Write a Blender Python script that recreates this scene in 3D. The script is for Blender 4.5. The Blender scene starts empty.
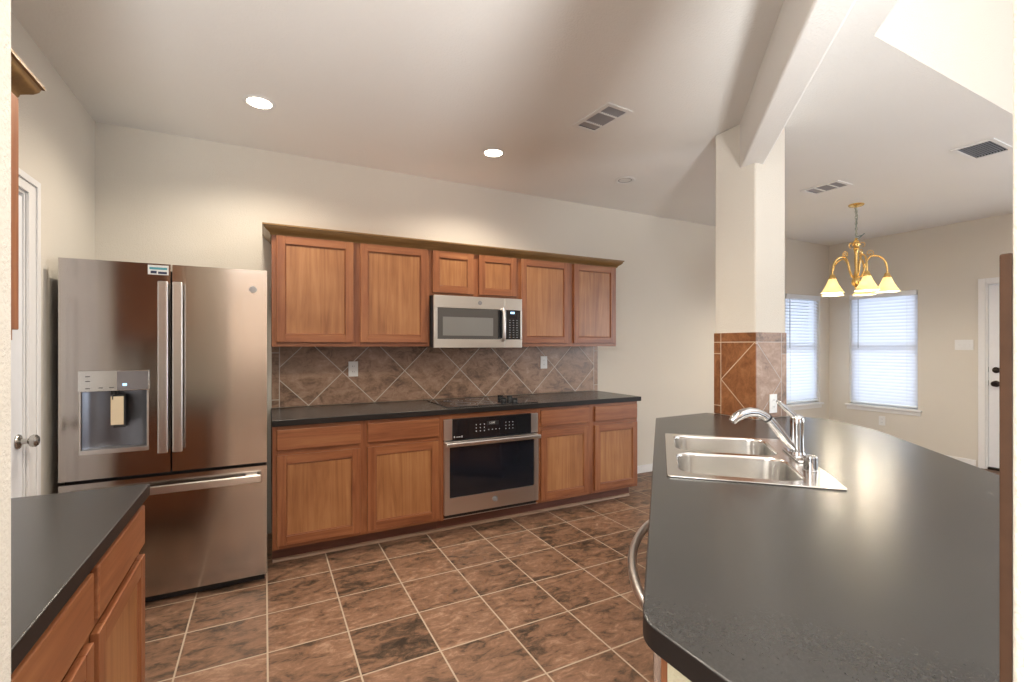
import bpy, bmesh, math, random
from mathutils import Matrix, Vector
random.seed(7)
PI = math.pi
R = math.radians
sc = bpy.context.scene
COL = sc.collection

# ------------------------------------------------------------------ camera, world, light, exposure
cam_d = bpy.data.cameras.new('camera')
cam = bpy.data.objects.new('camera', cam_d)
COL.objects.link(cam)
sc.camera = cam
cam.location = (0, 0, 1.37)
cam.rotation_euler = (PI / 2, 0, -R(27.57))
cam_d.sensor_width = 36.0
cam_d.lens = 474.0 / 1024.0 * 36.0
cam_d.shift_y = 4.5 / 1024.0
cam_d.clip_start = 0.02

sc.view_settings.view_transform = 'Standard'
sc.view_settings.look = 'None'
sc.view_settings.exposure = 0.74
sc.view_settings.gamma = 1.0
sc.view_settings.use_curve_mapping = False

world = bpy.data.worlds.new('world')
sc.world = world
world.use_nodes = True
wbg = world.node_tree.nodes['Background']
wbg.inputs[0].default_value = (0.80, 0.90, 1.0, 1)
wbg.inputs[1].default_value = 0.6


def lamp(name, kind, loc, energy, color, rot=(0, 0, 0), size=None, size_y=None, radius=None, spread=None):
    d = bpy.data.lights.new(name, kind)
    d.energy = energy
    d.color = color
    if kind == 'AREA':
        if size_y:
            d.shape = 'RECTANGLE'
            d.size = size
            d.size_y = size_y
        else:
            d.shape = 'DISK'
            d.size = size
        if spread:
            d.spread = spread
    elif radius is not None:
        d.shadow_soft_size = radius
    o = bpy.data.objects.new(name, d)
    COL.objects.link(o)
    o.location = loc
    o.rotation_euler = rot
    return o


DAY = (0.80, 0.90, 1.0)
# daylight outside the breakfast nook windows; fill lamps added in unseen living room and hall openings
lamp('daylight_nook_side', 'AREA', (7.36, 3.23, 1.35), 13.5, DAY, (0, R(90), 0), 1.5, 0.8)
lamp('daylight_nook_back', 'AREA', (6.48, 4.14, 1.35), 13, DAY, (R(-90), 0, 0), 0.8, 1.5)
lamp('fill_living_side', 'AREA', (7.05, -1.5, 1.45), 80, (0.86, 0.93, 1.0), (0, R(90), 0), 1.7, 2.4)
lamp('fill_living_front', 'AREA', (1.7, -3.55, 1.45), 4, (0.93, 0.96, 1.0), (R(90), 0, 0), 2.0, 1.7)
lamp('fill_hall', 'AREA', (-2.35, -1.6, 1.45), 45, (0.98, 0.98, 0.96), (0, R(-90), 0), 1.9, 2.4)
# unseen high fill lamp, then up-facing fill lamps added to brighten the ceilings
lamp('fill_living_high', 'AREA', (7.05, 0.40, 2.95), 5, (0.80, 0.90, 1.0), (0, R(90), 0), 1.0, 1.3)
lamp('bounce_fill', 'AREA', (0.10, -1.90, 0.4), 270, (1.0, 0.99, 0.97), (R(180), 0, 0), 0.6, spread=R(150))
lamp('bounce_fill_living', 'AREA', (5.0, 0.15, 0.5), 2.5, (1.0, 0.98, 0.95), (R(180), 0, 0), 0.6, spread=R(160))

# ------------------------------------------------------------------ materials
def nmat(name):
    m = bpy.data.materials.new(name)
    m.use_nodes = True
    nt = m.node_tree
    return m, nt, nt.nodes['Principled BSDF'], nt.nodes['Material Output']


class G:
    """small node helper"""
    def __init__(self, nt):
        self.nt = nt

    def node(self, t, **kw):
        n = self.nt.nodes.new(t)
        for k, v in kw.items():
            setattr(n, k, v)
        return n

    def link(self, a, b):
        self.nt.links.new(a, b)

    def put(self, sock, v):
        if isinstance(v, (int, float)):
            sock.default_value = v
        elif isinstance(v, (tuple, list)):
            sock.default_value = tuple(v) if len(v) == len(sock.default_value) else tuple(v) + (1,)
        else:
            self.link(v, sock)

    def m(self, op, a, b=0.0, c=None):
        n = self.node('ShaderNodeMath', operation=op)
        self.put(n.inputs[0], a)
        self.put(n.inputs[1], b)
        if c is not None:
            self.put(n.inputs[2], c)
        return n.outputs[0]

    def mix(self, f, a, b):
        n = self.node('ShaderNodeMix', data_type='RGBA')
        self.put(n.inputs[0], f)
        self.put(n.inputs[6], a)
        self.put(n.inputs[7], b)
        return n.outputs[2]

    def ramp(self, f, stops):
        n = self.node('ShaderNodeValToRGB')
        el = n.color_ramp.elements
        while len(el) < len(stops):
            el.new(0.5)
        for e, (p, c) in zip(el, stops):
            e.position = p
            e.color = tuple(c) + (1,) if len(c) == 3 else c
        self.put(n.inputs[0], f)
        return n.outputs[0]

    def mapping(self, vec, scale=(1, 1, 1), loc=(0, 0, 0), rot=(0, 0, 0)):
        n = self.node('ShaderNodeMapping')
        self.put(n.inputs[0], vec)
        n.inputs[1].default_value = loc
        n.inputs[2].default_value = rot
        n.inputs[3].default_value = scale
        return n.outputs[0]

    def noise(self, vec, scale, detail=4, rough=0.55, dist=0.0):
        n = self.node('ShaderNodeTexNoise')
        self.put(n.inputs['Vector'], vec)
        n.inputs['Scale'].default_value = scale
        n.inputs['Detail'].default_value = detail
        n.inputs['Roughness'].default_value = rough
        n.inputs['Distortion'].default_value = dist
        return n.outputs[0]

    def bump(self, h, strength, dist, normal=None):
        n = self.node('ShaderNodeBump')
        n.inputs['Strength'].default_value = strength
        n.inputs['Distance'].default_value = dist
        self.link(h, n.inputs['Height'])
        return n.outputs[0]


def simple(name, col, rough=0.5, metal=0.0, spec=None, emit=None, estr=0.0, noise=0.03):
    m, nt, b, o = nmat(name)
    g = G(nt)
    tc = g.node('ShaderNodeTexCoord')
    nz = g.noise(tc.outputs['Object'], 35, 3)
    f = g.m('MULTIPLY_ADD', nz, noise * 2, 1 - noise)
    v = g.node('ShaderNodeVectorMath', operation='SCALE')
    v.inputs[0].default_value = col
    g.link(f, v.inputs['Scale'])
    g.link(v.outputs[0], b.inputs['Base Color'])
    b.inputs['Roughness'].default_value = rough
    b.inputs['Metallic'].default_value = metal
    if spec is not None:
        b.inputs['Specular IOR Level'].default_value = spec
    if emit:
        b.inputs['Emission Color'].default_value = tuple(emit) + (1,)
        b.inputs['Emission Strength'].default_value = estr
    return m


def plaster(name, col, bump=0.35, scale=140):
    m, nt, b, o = nmat(name)
    g = G(nt)
    geo = g.node('ShaderNodeNewGeometry')
    n1 = g.noise(geo.outputs['Position'], scale, 3, 0.6)
    n2 = g.noise(geo.outputs['Position'], 1.3, 2)
    c = g.mix(n2, [x * 0.97 for x in col], [min(1, x * 1.03) for x in col])
    g.link(c, b.inputs['Base Color'])
    b.inputs['Roughness'].default_value = 0.75
    b.inputs['Specular IOR Level'].default_value = 0.25
    sm = g.ramp(n1, [(0.40, (0, 0, 0)), (0.62, (1, 1, 1))])
    g.link(g.bump(sm, bump, 0.0025), b.inputs['Normal'])
    return m


def wood(name, c_dark, c_mid, c_light, axis='z', rough=0.38, scale=1.0, wavy=1.2, fine=0.22):
    m, nt, b, o = nmat(name)
    g = G(nt)
    tc = g.node('ShaderNodeTexCoord')
    oi = g.node('ShaderNodeObjectInfo')
    sv = {'z': (1, 1, 0.055), 'x': (0.055, 1, 1), 'y': (1, 0.055, 1)}[axis]
    add = g.node('ShaderNodeVectorMath', operation='ADD')
    g.link(tc.outputs['Object'], add.inputs[0])
    rv = g.node('ShaderNodeCombineXYZ')
    rr = g.m('MULTIPLY', oi.outputs['Random'], 37.0)
    for k in range(3):
        g.link(rr, rv.inputs[k])
    g.link(rv.outputs[0], add.inputs[1])
    v = g.mapping(add.outputs[0], sv)
    n1 = g.noise(v, 22 * scale, 5, 0.6, wavy)
    n2 = g.noise(v, 150 * scale, 3, 0.7)
    n3 = g.noise(add.outputs[0], 3.2, 2, 0.5)
    f = g.m('ADD', g.m('MULTIPLY', n1, 0.6), g.m('ADD', g.m('MULTIPLY', n2, fine), g.m('MULTIPLY', n3, 0.44 - fine)))
    c = g.ramp(f, [(0.36, c_dark), (0.52, c_mid), (0.70, c_light)])
    g.link(c, b.inputs['Base Color'])
    b.inputs['Roughness'].default_value = rough
    g.link(g.bump(n2, 0.06, 0.001), b.inputs['Normal'])
    return m


def steel(name, col=(0.47, 0.43, 0.40), rough=0.16, aniso=0.7, rot=0.25, wave=0.08):
    m, nt, b, o = nmat(name)
    g = G(nt)
    tc = g.node('ShaderNodeTexCoord')
    v = g.mapping(tc.outputs['Object'], (1, 1, 260))
    nz = g.noise(v, 3, 2)
    c = g.mix(nz, [x * 0.93 for x in col], [min(1, x * 1.05) for x in col])
    g.link(c, b.inputs['Base Color'])
    b.inputs['Metallic'].default_value = 1.0
    b.inputs['Roughness'].default_value = rough
    b.inputs['Anisotropic'].default_value = aniso
    b.inputs['Anisotropic Rotation'].default_value = rot
    t = g.node('ShaderNodeTangent', direction_type='RADIAL', axis='Z')
    g.link(t.outputs[0], b.inputs['Tangent'])
    wv = g.noise(g.mapping(tc.outputs['Object'], (1, 1, 0.06)), 7.0, 1)
    g.link(g.bump(wv, wave, 0.01), b.inputs['Normal'])
    return m


STONE = [(0.38, (0.036, 0.024, 0.016)), (0.44, (0.095, 0.058, 0.036)), (0.50, (0.190, 0.105, 0.064)), (0.56, (0.250, 0.138, 0.085)), (0.66, (0.400, 0.255, 0.170))]
RUST_LIT = [(0.34, (0.090, 0.036, 0.016)), (0.46, (0.200, 0.080, 0.033)), (0.56, (0.290, 0.120, 0.050)), (0.70, (0.400, 0.190, 0.090))]  # warm face of the pillar tile; light partly put into these colours
SLATE = [(0.36, (0.080, 0.048, 0.032)), (0.44, (0.185, 0.108, 0.066)), (0.51, (0.300, 0.180, 0.115)), (0.58, (0.370, 0.235, 0.160)), (0.70, (0.520, 0.380, 0.290))]


def tile_material(name, ucomp, vcomp, u0, v0, size, diag=False, umin=None, umax=None, vmax=None, stones=STONE,
                  grout=(0.52, 0.43, 0.34), gw=0.0035, rough=0.33, border_u=None):
    """square tiles in world axes, straight or set on the diagonal, with an optional narrow straight border"""
    m, nt, b, o = nmat(name)
    g = G(nt)
    geo = g.node('ShaderNodeNewGeometry')
    sp = g.node('ShaderNodeSeparateXYZ')
    g.link(geo.outputs['Position'], sp.inputs[0])
    U = g.m('SUBTRACT', sp.outputs[ucomp], u0)
    V = g.m('SUBTRACT', sp.outputs[vcomp], v0)
    if diag:
        k = 1 / math.sqrt(2)
        a = g.m('MULTIPLY', g.m('ADD', U, V), k)
        c = g.m('MULTIPLY', g.m('SUBTRACT', U, V), k)
    else:
        a, c = U, V

    def edge(x, s):
        t = g.m('DIVIDE', x, s)
        fr = g.m('FRACT', t)
        dd = g.m('MINIMUM', fr, g.m('SUBTRACT', 1.0, fr))
        return g.m('MULTIPLY', dd, s), g.m('FLOOR', t)
    da, ia = edge(a, size)
    dc, ic = edge(c, size)
    dist = g.m('MINIMUM', da, dc)
    ident = g.m('ADD', g.m('MULTIPLY', ia, 12.9898), g.m('MULTIPLY', ic, 78.233))
    if umin is not None or umax is not None or vmax is not None:
        inb = None
        line = None

        def acc(x, ln):
            nonlocal inb, line
            inb = x if inb is None else g.m('MAXIMUM', inb, x)
            line = ln if line is None else g.m('MINIMUM', line, ln)
        wu, wv = sp.outputs[ucomp], sp.outputs[vcomp]
        if umin is not None:
            acc(g.m('LESS_THAN', wu, umin), g.m('ABSOLUTE', g.m('SUBTRACT', wu, umin)))
        if umax is not None:
            acc(g.m('GREATER_THAN', wu, umax), g.m('ABSOLUTE', g.m('SUBTRACT', wu, umax)))
        if vmax is not None:
            acc(g.m('GREATER_THAN', wv, vmax), g.m('ABSOLUTE', g.m('SUBTRACT', wv, vmax)))
        # border tiles break every 0.34 m along the strip
        dbv, ibv = edge(g.m('ADD', wv, 0.06), 0.344)
        dist_in = g.m('ADD', dist, g.m('MULTIPLY', inb, 10.0))
        dist_b = g.m('ADD', dbv, g.m('MULTIPLY', g.m('SUBTRACT', 1.0, inb), 10.0))
        dist = g.m('MINIMUM', g.m('MINIMUM', dist_in, dist_b), line)
        ident = g.m('ADD', ident, g.m('MULTIPLY', inb, g.m('ADD', 91.7, ibv)))
    wn = g.node('ShaderNodeTexWhiteNoise', noise_dimensions='1D')
    g.link(ident, wn.inputs['W'])
    off = g.node('ShaderNodeVectorMath', operation='SCALE')
    g.link(wn.outputs['Color'], off.inputs[0])
    off.inputs['Scale'].default_value = 40.0
    pos = g.node('ShaderNodeVectorMath', operation='ADD')
    g.link(geo.outputs['Position'], pos.inputs[0])
    g.link(off.outputs[0], pos.inputs[1])
    # veins stretched on a slant
    vm = g.mapping(pos.outputs[0], (1, 2.0, 1.5), rot=(0.3, 0.2, 0.6))
    n1 = g.noise(vm, 9.0, 10, 0.72, 0.7)
    n2 = g.noise(pos.outputs[0], 3.0, 3, 0.5, 0.4)
    n3 = g.noise(vm, 42, 4, 0.7, 0.6)
    f = g.m('ADD', g.m('MULTIPLY', n1, 0.62), g.m('ADD', g.m('MULTIPLY', n2, 0.24), g.m('MULTIPLY', n3, 0.16)))
    f = g.m('ADD', f, g.m('MULTIPLY', g.m('SUBTRACT', wn.outputs['Value'], 0.5), 0.06))
    col = g.ramp(f, stones)
    gm = g.ramp(g.m('DIVIDE', dist, gw), [(0.75, (1, 1, 1)), (1.05, (0, 0, 0))])
    fin = g.mix(gm, col, grout)
    g.link(fin, b.inputs['Base Color'])
    rg = g.m('MULTIPLY_ADD', gm, 0.45, g.m('MULTIPLY_ADD', n3, 0.14, rough - 0.07))
    g.link(rg, b.inputs['Roughness'])
    h = g.m('ADD', g.m('MULTIPLY', g.m('SUBTRACT', 1.0, gm), 1.0), g.m('MULTIPLY', n1, 0.35))
    g.link(g.bump(h, 0.35, 0.002), b.inputs['Normal'])
    return m


M = {}
M['wall'] = plaster('wall_paint', (0.70, 0.66, 0.59))
M['wall_dimmed'] = plaster('dimmed_hall_wall', (0.27, 0.205, 0.155))  # unseen front wall, darkened to dim its reflection in the refrigerator
M['ceiling'] = plaster('ceiling_paint', (0.84, 0.838, 0.815), 0.3, 90)
M['trim'] = simple('white_trim_paint', (0.80, 0.80, 0.80), 0.35)
M['door_white'] = simple('white_door_paint', (0.80, 0.82, 0.86), 0.32)
WD, WM, WL = (0.170, 0.053, 0.020), (0.270, 0.096, 0.038), (0.365, 0.155, 0.063)
M['wood_v'] = wood('stained_maple_upright', WD, WM, WL, 'z')
M['wood_h'] = wood('stained_maple_level', WD, WM, WL, 'x')
M['wood_panel'] = wood('stained_maple_panel', (0.235, 0.092, 0.034), (0.345, 0.150, 0.058), (0.445, 0.222, 0.092), 'z', 0.36, 0.6, 2.6, 0.13)
M['wood_crown'] = wood('olive_lit_crown', (0.150, 0.080, 0.028), (0.220, 0.124, 0.042), (0.300, 0.180, 0.070), 'x')  # same maple as the doors; olive cast of the light put into the colour
M['wood_in'] = simple('cabinet_inside', (0.30, 0.13, 0.06), 0.6)
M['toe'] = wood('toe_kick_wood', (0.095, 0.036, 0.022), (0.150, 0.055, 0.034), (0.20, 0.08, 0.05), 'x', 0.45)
M['counter'] = None
M['steel'] = steel('brushed_steel')
M['steel_oven'] = steel('oven_steel', (0.70, 0.64, 0.60), 0.32, 0.5, 0.25, 0.03)
M['steel_microwave'] = steel('microwave_steel', (0.80, 0.77, 0.72), 0.34, 0.5, 0.25, 0.03)
M['steel_light'] = steel('satin_steel', (0.74, 0.72, 0.70), 0.30, 0.3)
M['steel_plain'] = simple('plain_steel', (0.70, 0.69, 0.67), 0.24, 1.0)
M['recess'] = simple('dark_steel_recess', (0.20, 0.21, 0.24), 0.35, 1.0)
M['sink_steel'] = simple('sink_steel', (0.80, 0.78, 0.75), 0.20, 1.0)
M['chrome'] = simple('chrome', (0.62, 0.62, 0.63), 0.07, 1.0, noise=0.0)
M['nickel'] = simple('satin_nickel', (0.46, 0.44, 0.41), 0.25, 1.0)
M['brass'] = simple('polished_brass', (0.86, 0.58, 0.22), 0.22, 1.0)
M['black_glass'] = simple('black_glass', (0.012, 0.013, 0.016), 0.06, 0.0, 0.6, noise=0.0)
M['oven_glass'] = simple('oven_glass', (0.010, 0.012, 0.018), 0.08, 0.0, 0.6, noise=0.0)
M['mw_glass'] = simple('microwave_window', (0.085, 0.082, 0.08), 0.25, 0.0, 0.6)
M['mw_mesh'] = simple('microwave_mesh', (0.20, 0.20, 0.195), 0.35, 0.0, 0.5)
M['black'] = simple('black_plastic', (0.014, 0.014, 0.015), 0.4)
M['dark'] = simple('dark_grey_plastic', (0.045, 0.045, 0.05), 0.45)
M['grey'] = simple('grey_plastic', (0.30, 0.30, 0.32), 0.4)
M['legend'] = simple('pale_print', (0.62, 0.64, 0.66), 0.5)
M['duct'] = simple('dark_duct', (0.05, 0.05, 0.055), 0.7)
M['vent_blade'] = simple('shaded_vent_blade', (0.34, 0.34, 0.36), 0.5)  # white blades greyed: shade inside the vent put into their colour
M['badge'] = simple('badge_metal', (0.36, 0.36, 0.37), 0.35, 0.7)
M['button'] = simple('dim_button', (0.22, 0.23, 0.25), 0.4)
M['white'] = simple('white_plastic', (0.80, 0.80, 0.79), 0.35)
M['cream_tag'] = simple('cream_card', (0.72, 0.60, 0.42), 0.6)
M['display_blue'] = simple('blue_display', (0.1, 0.2, 0.4), 0.3, emit=(0.35, 0.65, 1.0), estr=1.5)
M['teal'] = simple('teal_print', (0.08, 0.36, 0.44), 0.5)
M['navy'] = simple('navy_print', (0.02, 0.03, 0.08), 0.5)
M['vinyl'] = simple('white_vinyl', (0.80, 0.82, 0.84), 0.4)
M['lamp_on'] = simple('lit_lens', (1, 1, 1), 0.5, emit=(1.0, 0.88, 0.70), estr=9.0)
M['lamp_off'] = simple('frosted_lens', (0.80, 0.80, 0.78), 0.4)
M['chain'] = simple('aged_chain', (0.42, 0.44, 0.38), 0.35, 0.8)
M['bronze'] = simple('dark_bronze', (0.035, 0.028, 0.024), 0.35, 0.8)
M['halfwall'] = plaster('half_wall_paint', (0.62, 0.58, 0.42))


def counter_mat():
    m, nt, b, o = nmat('charcoal_laminate')
    g = G(nt)
    tc = g.node('ShaderNodeNewGeometry')
    n1 = g.noise(tc.outputs['Position'], 190, 6, 0.75)
    n2 = g.noise(tc.outputs['Position'], 2.5, 3)
    c = g.ramp(g.m('ADD', g.m('MULTIPLY', n1, 0.75), g.m('MULTIPLY', n2, 0.25)),
               [(0.35, (0.034, 0.033, 0.032)), (0.55, (0.044, 0.043, 0.042)), (0.75, (0.058, 0.056, 0.054))])
    g.link(c, b.inputs['Base Color'])
    g.link(g.m('MULTIPLY_ADD', n1, 0.02, 0.25), b.inputs['Roughness'])
    b.inputs['Specular IOR Level'].default_value = 0.6
    return m


M['counter'] = counter_mat()
M['counter_edge'] = simple('charcoal_laminate_edge', (0.016, 0.013, 0.012), 0.45, spec=0.25)

T = 0.344
M['floor'] = tile_material('slate_floor_tile', 0, 1, 0.70, 3.065, T, grout=(0.46, 0.37, 0.28), gw=0.0042, rough=0.46)
M['backsplash'] = tile_material('diagonal_wall_tile', 0, 2, 0.294, 0.919, T, True, umin=0.097, umax=2.955, stones=SLATE,
                                grout=(0.60, 0.54, 0.47), gw=0.0032, rough=0.36)
M['pillar_tile_x'] = tile_material('diagonal_pillar_tile_warm_lit', 1, 2, 1.90, 1.147 - 0.2432, T, True, umax=2.145, vmax=1.392, stones=RUST_LIT,
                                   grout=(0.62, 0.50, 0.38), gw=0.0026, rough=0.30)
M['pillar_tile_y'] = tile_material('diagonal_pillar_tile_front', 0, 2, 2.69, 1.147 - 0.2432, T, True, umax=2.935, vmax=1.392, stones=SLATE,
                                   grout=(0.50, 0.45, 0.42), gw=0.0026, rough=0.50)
M['tile_edge'] = simple('brown_tile_edge', (0.075, 0.038, 0.022), 0.55, spec=0.2, noise=0.25)
M['near_tile'] = tile_material('diagonal_near_tile', 0, 2, 0.75, 1.147 - 0.2432, T, True, stones=STONE, gw=0.003)


def glass_mat():
    m, nt, b, o = nmat('window_glass')
    g = G(nt)
    nt.nodes.remove(b)
    tr = g.node('ShaderNodeBsdfTransparent')
    tr.inputs[0].default_value = (0.95, 0.97, 0.98, 1)
    gl = g.node('ShaderNodeBsdfGlossy')
    gl.inputs['Roughness'].default_value = 0.02
    fr = g.node('ShaderNodeFresnel')
    fr.inputs[0].default_value = 1.45
    mx = g.node('ShaderNodeMixShader')
    g.link(fr.outputs[0], mx.inputs[0])
    g.link(tr.outputs[0], mx.inputs[1])
    g.link(gl.outputs[0], mx.inputs[2])
    g.link(mx.outputs[0], o.inputs[0])
    return m


M['glass'] = glass_mat()


def translucent(name, col, tcol, mixf, emit=None, estr=0.0):
    m, nt, b, o = nmat(name)
    g = G(nt)
    b.inputs['Base Color'].default_value = tuple(col) + (1,)
    b.inputs['Roughness'].default_value = 0.4
    if emit:
        tc = g.node('ShaderNodeTexCoord')
        nz = g.noise(tc.outputs['Object'], 16, 4, 0.6, 1.0)
        b.inputs['Emission Strength'].default_value = estr
        g.link(g.mix(nz, [x * 0.8 for x in emit], emit), b.inputs['Emission Color'])
    t = g.node('ShaderNodeBsdfTranslucent')
    t.inputs[0].default_value = tuple(tcol) + (1,)
    mx = g.node('ShaderNodeMixShader')
    mx.inputs[0].default_value = mixf
    g.link(b.outputs[0], mx.inputs[1])
    g.link(t.outputs[0], mx.inputs[2])
    g.link(mx.outputs[0], o.inputs[0])
    return m


M['slat'] = translucent('blind_slat', (0.86, 0.87, 0.90), (0.88, 0.90, 0.96), 0.45)
M['shade'] = translucent('marbled_glass_shade', (0.80, 0.72, 0.50), (0.85, 0.74, 0.48), 0.35, (1.0, 0.84, 0.50), 0.15)


# ------------------------------------------------------------------ mesh builder
class MB:
    def __init__(self):
        self.bm = bmesh.new()

    def _merge(self, tmp, mat, xf=None):
        if xf is not None:
            bmesh.ops.transform(tmp, matrix=xf, verts=tmp.verts)
        for f in tmp.faces:
            f.material_index = mat
        me = bpy.data.meshes.new('tmp')
        tmp.to_mesh(me)
        tmp.free()
        self.bm.from_mesh(me)
        bpy.data.meshes.remove(me)
        return self

    def box(self, x0, x1, y0, y1, z0, z1, bev=0.0, mat=0, seg=2, xf=None):
        t = bmesh.new()
        bmesh.ops.create_cube(t, size=1.0)
        for v in t.verts:
            v.co = Vector(((x0 + x1) / 2 + v.co.x * (x1 - x0), (y0 + y1) / 2 + v.co.y * (y1 - y0), (z0 + z1) / 2 + v.co.z * (z1 - z0)))
        if bev > 0:
            bmesh.ops.bevel(t, geom=list(t.edges), offset=bev, segments=seg, affect='EDGES', profile=0.5)
        return self._merge(t, mat, xf)

    def cyl(self, p0, p1, r0, r1=None, seg=24, mat=0, bev=0.0):
        r1 = r0 if r1 is None else r1
        p0, p1 = Vector(p0), Vector(p1)
        d = p1 - p0
        t = bmesh.new()
        bmesh.ops.create_cone(t, cap_ends=True, segments=seg, radius1=r0, radius2=r1, depth=d.length)
        if bev > 0:
            es = [e for e in t.edges if len(e.link_faces) == 2 and any(len(f.verts) > 4 for f in e.link_faces)]
            bmesh.ops.bevel(t, geom=es, offset=bev, segments=2, affect='EDGES', profile=0.5)
        q = Vector((0, 0, 1)).rotation_difference(d.normalized())
        bmesh.ops.transform(t, matrix=Matrix.Translation((p0 + p1) / 2) @ q.to_matrix().to_4x4(), verts=t.verts)
        return self._merge(t, mat)

    def lathe(self, prof, center=(0, 0, 0), seg=32, mat=0, xf=None, closed=False):
        t = bmesh.new()
        rings = []
        for r, z in prof:
            if r < 1e-5:
                rings.append([t.verts.new((0, 0, z))])
            else:
                rings.append([t.verts.new((r * math.cos(2 * PI * k / seg), r * math.sin(2 * PI * k / seg), z)) for k in range(seg)])
        pr = list(zip(rings[:-1], rings[1:]))
        if closed:
            pr.append((rings[-1], rings[0]))
        for a, b in pr:
            for k in range(seg):
                k2 = (k + 1) % seg
                vs = ([a[0]] if len(a) == 1 else [a[k], a[k2]]) + ([b[0]] if len(b) == 1 else [b[k2], b[k]])
                if len(vs) > 2:
                    t.faces.new(vs)
        bmesh.ops.recalc_face_normals(t, faces=t.faces)
        X = Matrix.Translation(center)
        if xf is not None:
            X = xf
        return self._merge(t, mat, X)

    def tube(self, pts, r, seg=12, mat=0, flat=1.0):
        """sweep of a round section along points; r a number or one per point"""
        pts = [Vector(p) for p in pts]
        rs = [r] * len(pts) if isinstance(r, (int, float)) else r
        t = bmesh.new()
        prev = None
        rings = []
        for i, p in enumerate(pts):
            d = (pts[min(i + 1, len(pts) - 1)] - pts[max(i - 1, 0)]).normalized()
            if prev is None:
                up = Vector((0, 0, 1)) if abs(d.z) < 0.9 else Vector((1, 0, 0))
                n = (up - d * up.dot(d)).normalized()
            else:
                n = (prev - d * prev.dot(d)).normalized()
            prev = n
            bn = d.cross(n)
            rings.append([t.verts.new(p + n * rs[i] * math.cos(2 * PI * k / seg) + bn * rs[i] * flat * math.sin(2 * PI * k / seg)) for k in range(seg)])
        for a, b in zip(rings[:-1], rings[1:]):
            for k in range(seg):
                t.faces.new((a[k], a[(k + 1) % seg], b[(k + 1) % seg], b[k]))
        t.faces.new(rings[0][::-1])
        t.faces.new(rings[-1])
        bmesh.ops.recalc_face_normals(t, faces=t.faces)
        return self._merge(t, mat)

    def prism(self, poly, z0, z1, bev=0.0, mat=0, side_mat=None, holes=(), xf=None):
        t = bmesh.new()
        es = []
        for loop in [poly] + list(holes):
            vs = [t.verts.new((x, y, z1)) for x, y in loop]
            es += [t.edges.new((vs[i], vs[(i + 1) % len(vs)])) for i in range(len(vs))]
        r = bmesh.ops.triangle_fill(t, use_beauty=True, use_dissolve=False, edges=es, normal=(0, 0, 1))
        ff = [f for f in t.faces]
        ex = bmesh.ops.extrude_face_region(t, geom=ff)
        for v in [g for g in ex['geom'] if isinstance(g, bmesh.types.BMVert)]:
            v.co.z = z0
        bmesh.ops.recalc_face_normals(t, faces=t.faces)
        if bev > 0:
            te = [e for e in t.edges if len(e.link_faces) == 2 and abs(e.verts[0].co.z - e.verts[1].co.z) < 1e-6
                  and abs(e.link_faces[0].normal.z) + abs(e.link_faces[1].normal.z) < 1.5]
            bmesh.ops.bevel(t, geom=te, offset=bev, segments=3, affect='EDGES', profile=0.5)
        sides = [f for f in t.faces if abs(f.normal.z) < 0.5]
        side_idx = set(f.index for f in sides) if side_mat is not None else set()
        if xf is not None:
            bmesh.ops.transform(t, matrix=xf, verts=t.verts)
        t.faces.index_update()
        for f in t.faces:
            f.material_index = mat
        for f in sides:
            if side_mat is not None:
                f.material_index = side_mat
        me = bpy.data.meshes.new('tmp')
        t.to_mesh(me)
        t.free()
        self.bm.from_mesh(me)
        bpy.data.meshes.remove(me)
        return self

    def profile_x(self, prof, x0, x1, mat=0, xf=None, miter0=0.0, miter1=0.0):
        """extrude a (y, z) outline along x; miters slide ends by y"""
        t = bmesh.new()
        ymax = max(p[0] for p in prof)
        a = [t.verts.new((x0 + miter0 * (ymax - y), y, z)) for y, z in prof]
        b = [t.verts.new((x1 + miter1 * (ymax - y), y, z)) for y, z in prof]
        n = len(prof)
        for i in range(n):
            t.faces.new((a[i], a[(i + 1) % n], b[(i + 1) % n], b[i]))
        t.faces.new(a[::-1])
        t.faces.new(b)
        bmesh.ops.recalc_face_normals(t, faces=t.faces)
        return self._merge(t, mat, xf)

    def build(self, name, mats, parent=None, world=False, smooth=True, recenter=False):
        me = bpy.data.meshes.new(name)
        off = Vector((0, 0, 0))
        if world and parent is not None:
            root = parent
            while root.parent:
                root = root.parent
            off = root.location.copy()
        vs = self.bm.verts
        if recenter:
            xs = [v.co.x for v in vs]
            ys = [v.co.y for v in vs]
            zs = [v.co.z for v in vs]
            off = Vector(((min(xs) + max(xs)) / 2, (min(ys) + max(ys)) / 2, min(zs)))
        if off.length > 0:
            for v in vs:
                v.co -= off
        self.bm.to_mesh(me)
        self.bm.free()
        if not isinstance(mats, (list, tuple)):
            mats = [mats]
        for mm in mats:
            me.materials.append(mm)
        if smooth:
            for p in me.polygons:
                p.use_smooth = True
            me.set_sharp_from_angle(angle=R(40))
        o = bpy.data.objects.new(name, me)
        COL.objects.link(o)
        if smooth:
            wn = o.modifiers.new('weighted_normal', 'WEIGHTED_NORMAL')
            wn.keep_sharp = True
            wn.weight = 80
        if parent is not None:
            o.parent = parent
        elif recenter:
            o.location = off
        return o


def tag(o, label=None, cat=None, group=None, kind=None):
    if label:
        o['label'] = label
    if cat:
        o['category'] = cat
    if group:
        o['group'] = group
    if kind:
        o['kind'] = kind
    return o


def thing(name, label, cat, loc=(0, 0, 0), rotz=0.0, group=None):
    o = bpy.data.objects.new(name, None)
    o.empty_display_size = 0.1
    COL.objects.link(o)
    o.location = loc
    o.rotation_euler = (0, 0, rotz)
    return tag(o, label, cat, group)


def struct(mb, name, mats, label=None, cat=None, smooth=False):
    o = mb.build(name, mats, smooth=smooth)
    o['kind'] = 'structure'
    if label:
        o['label'] = label
        o['category'] = cat or name.split('_')[0]
    return o


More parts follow.
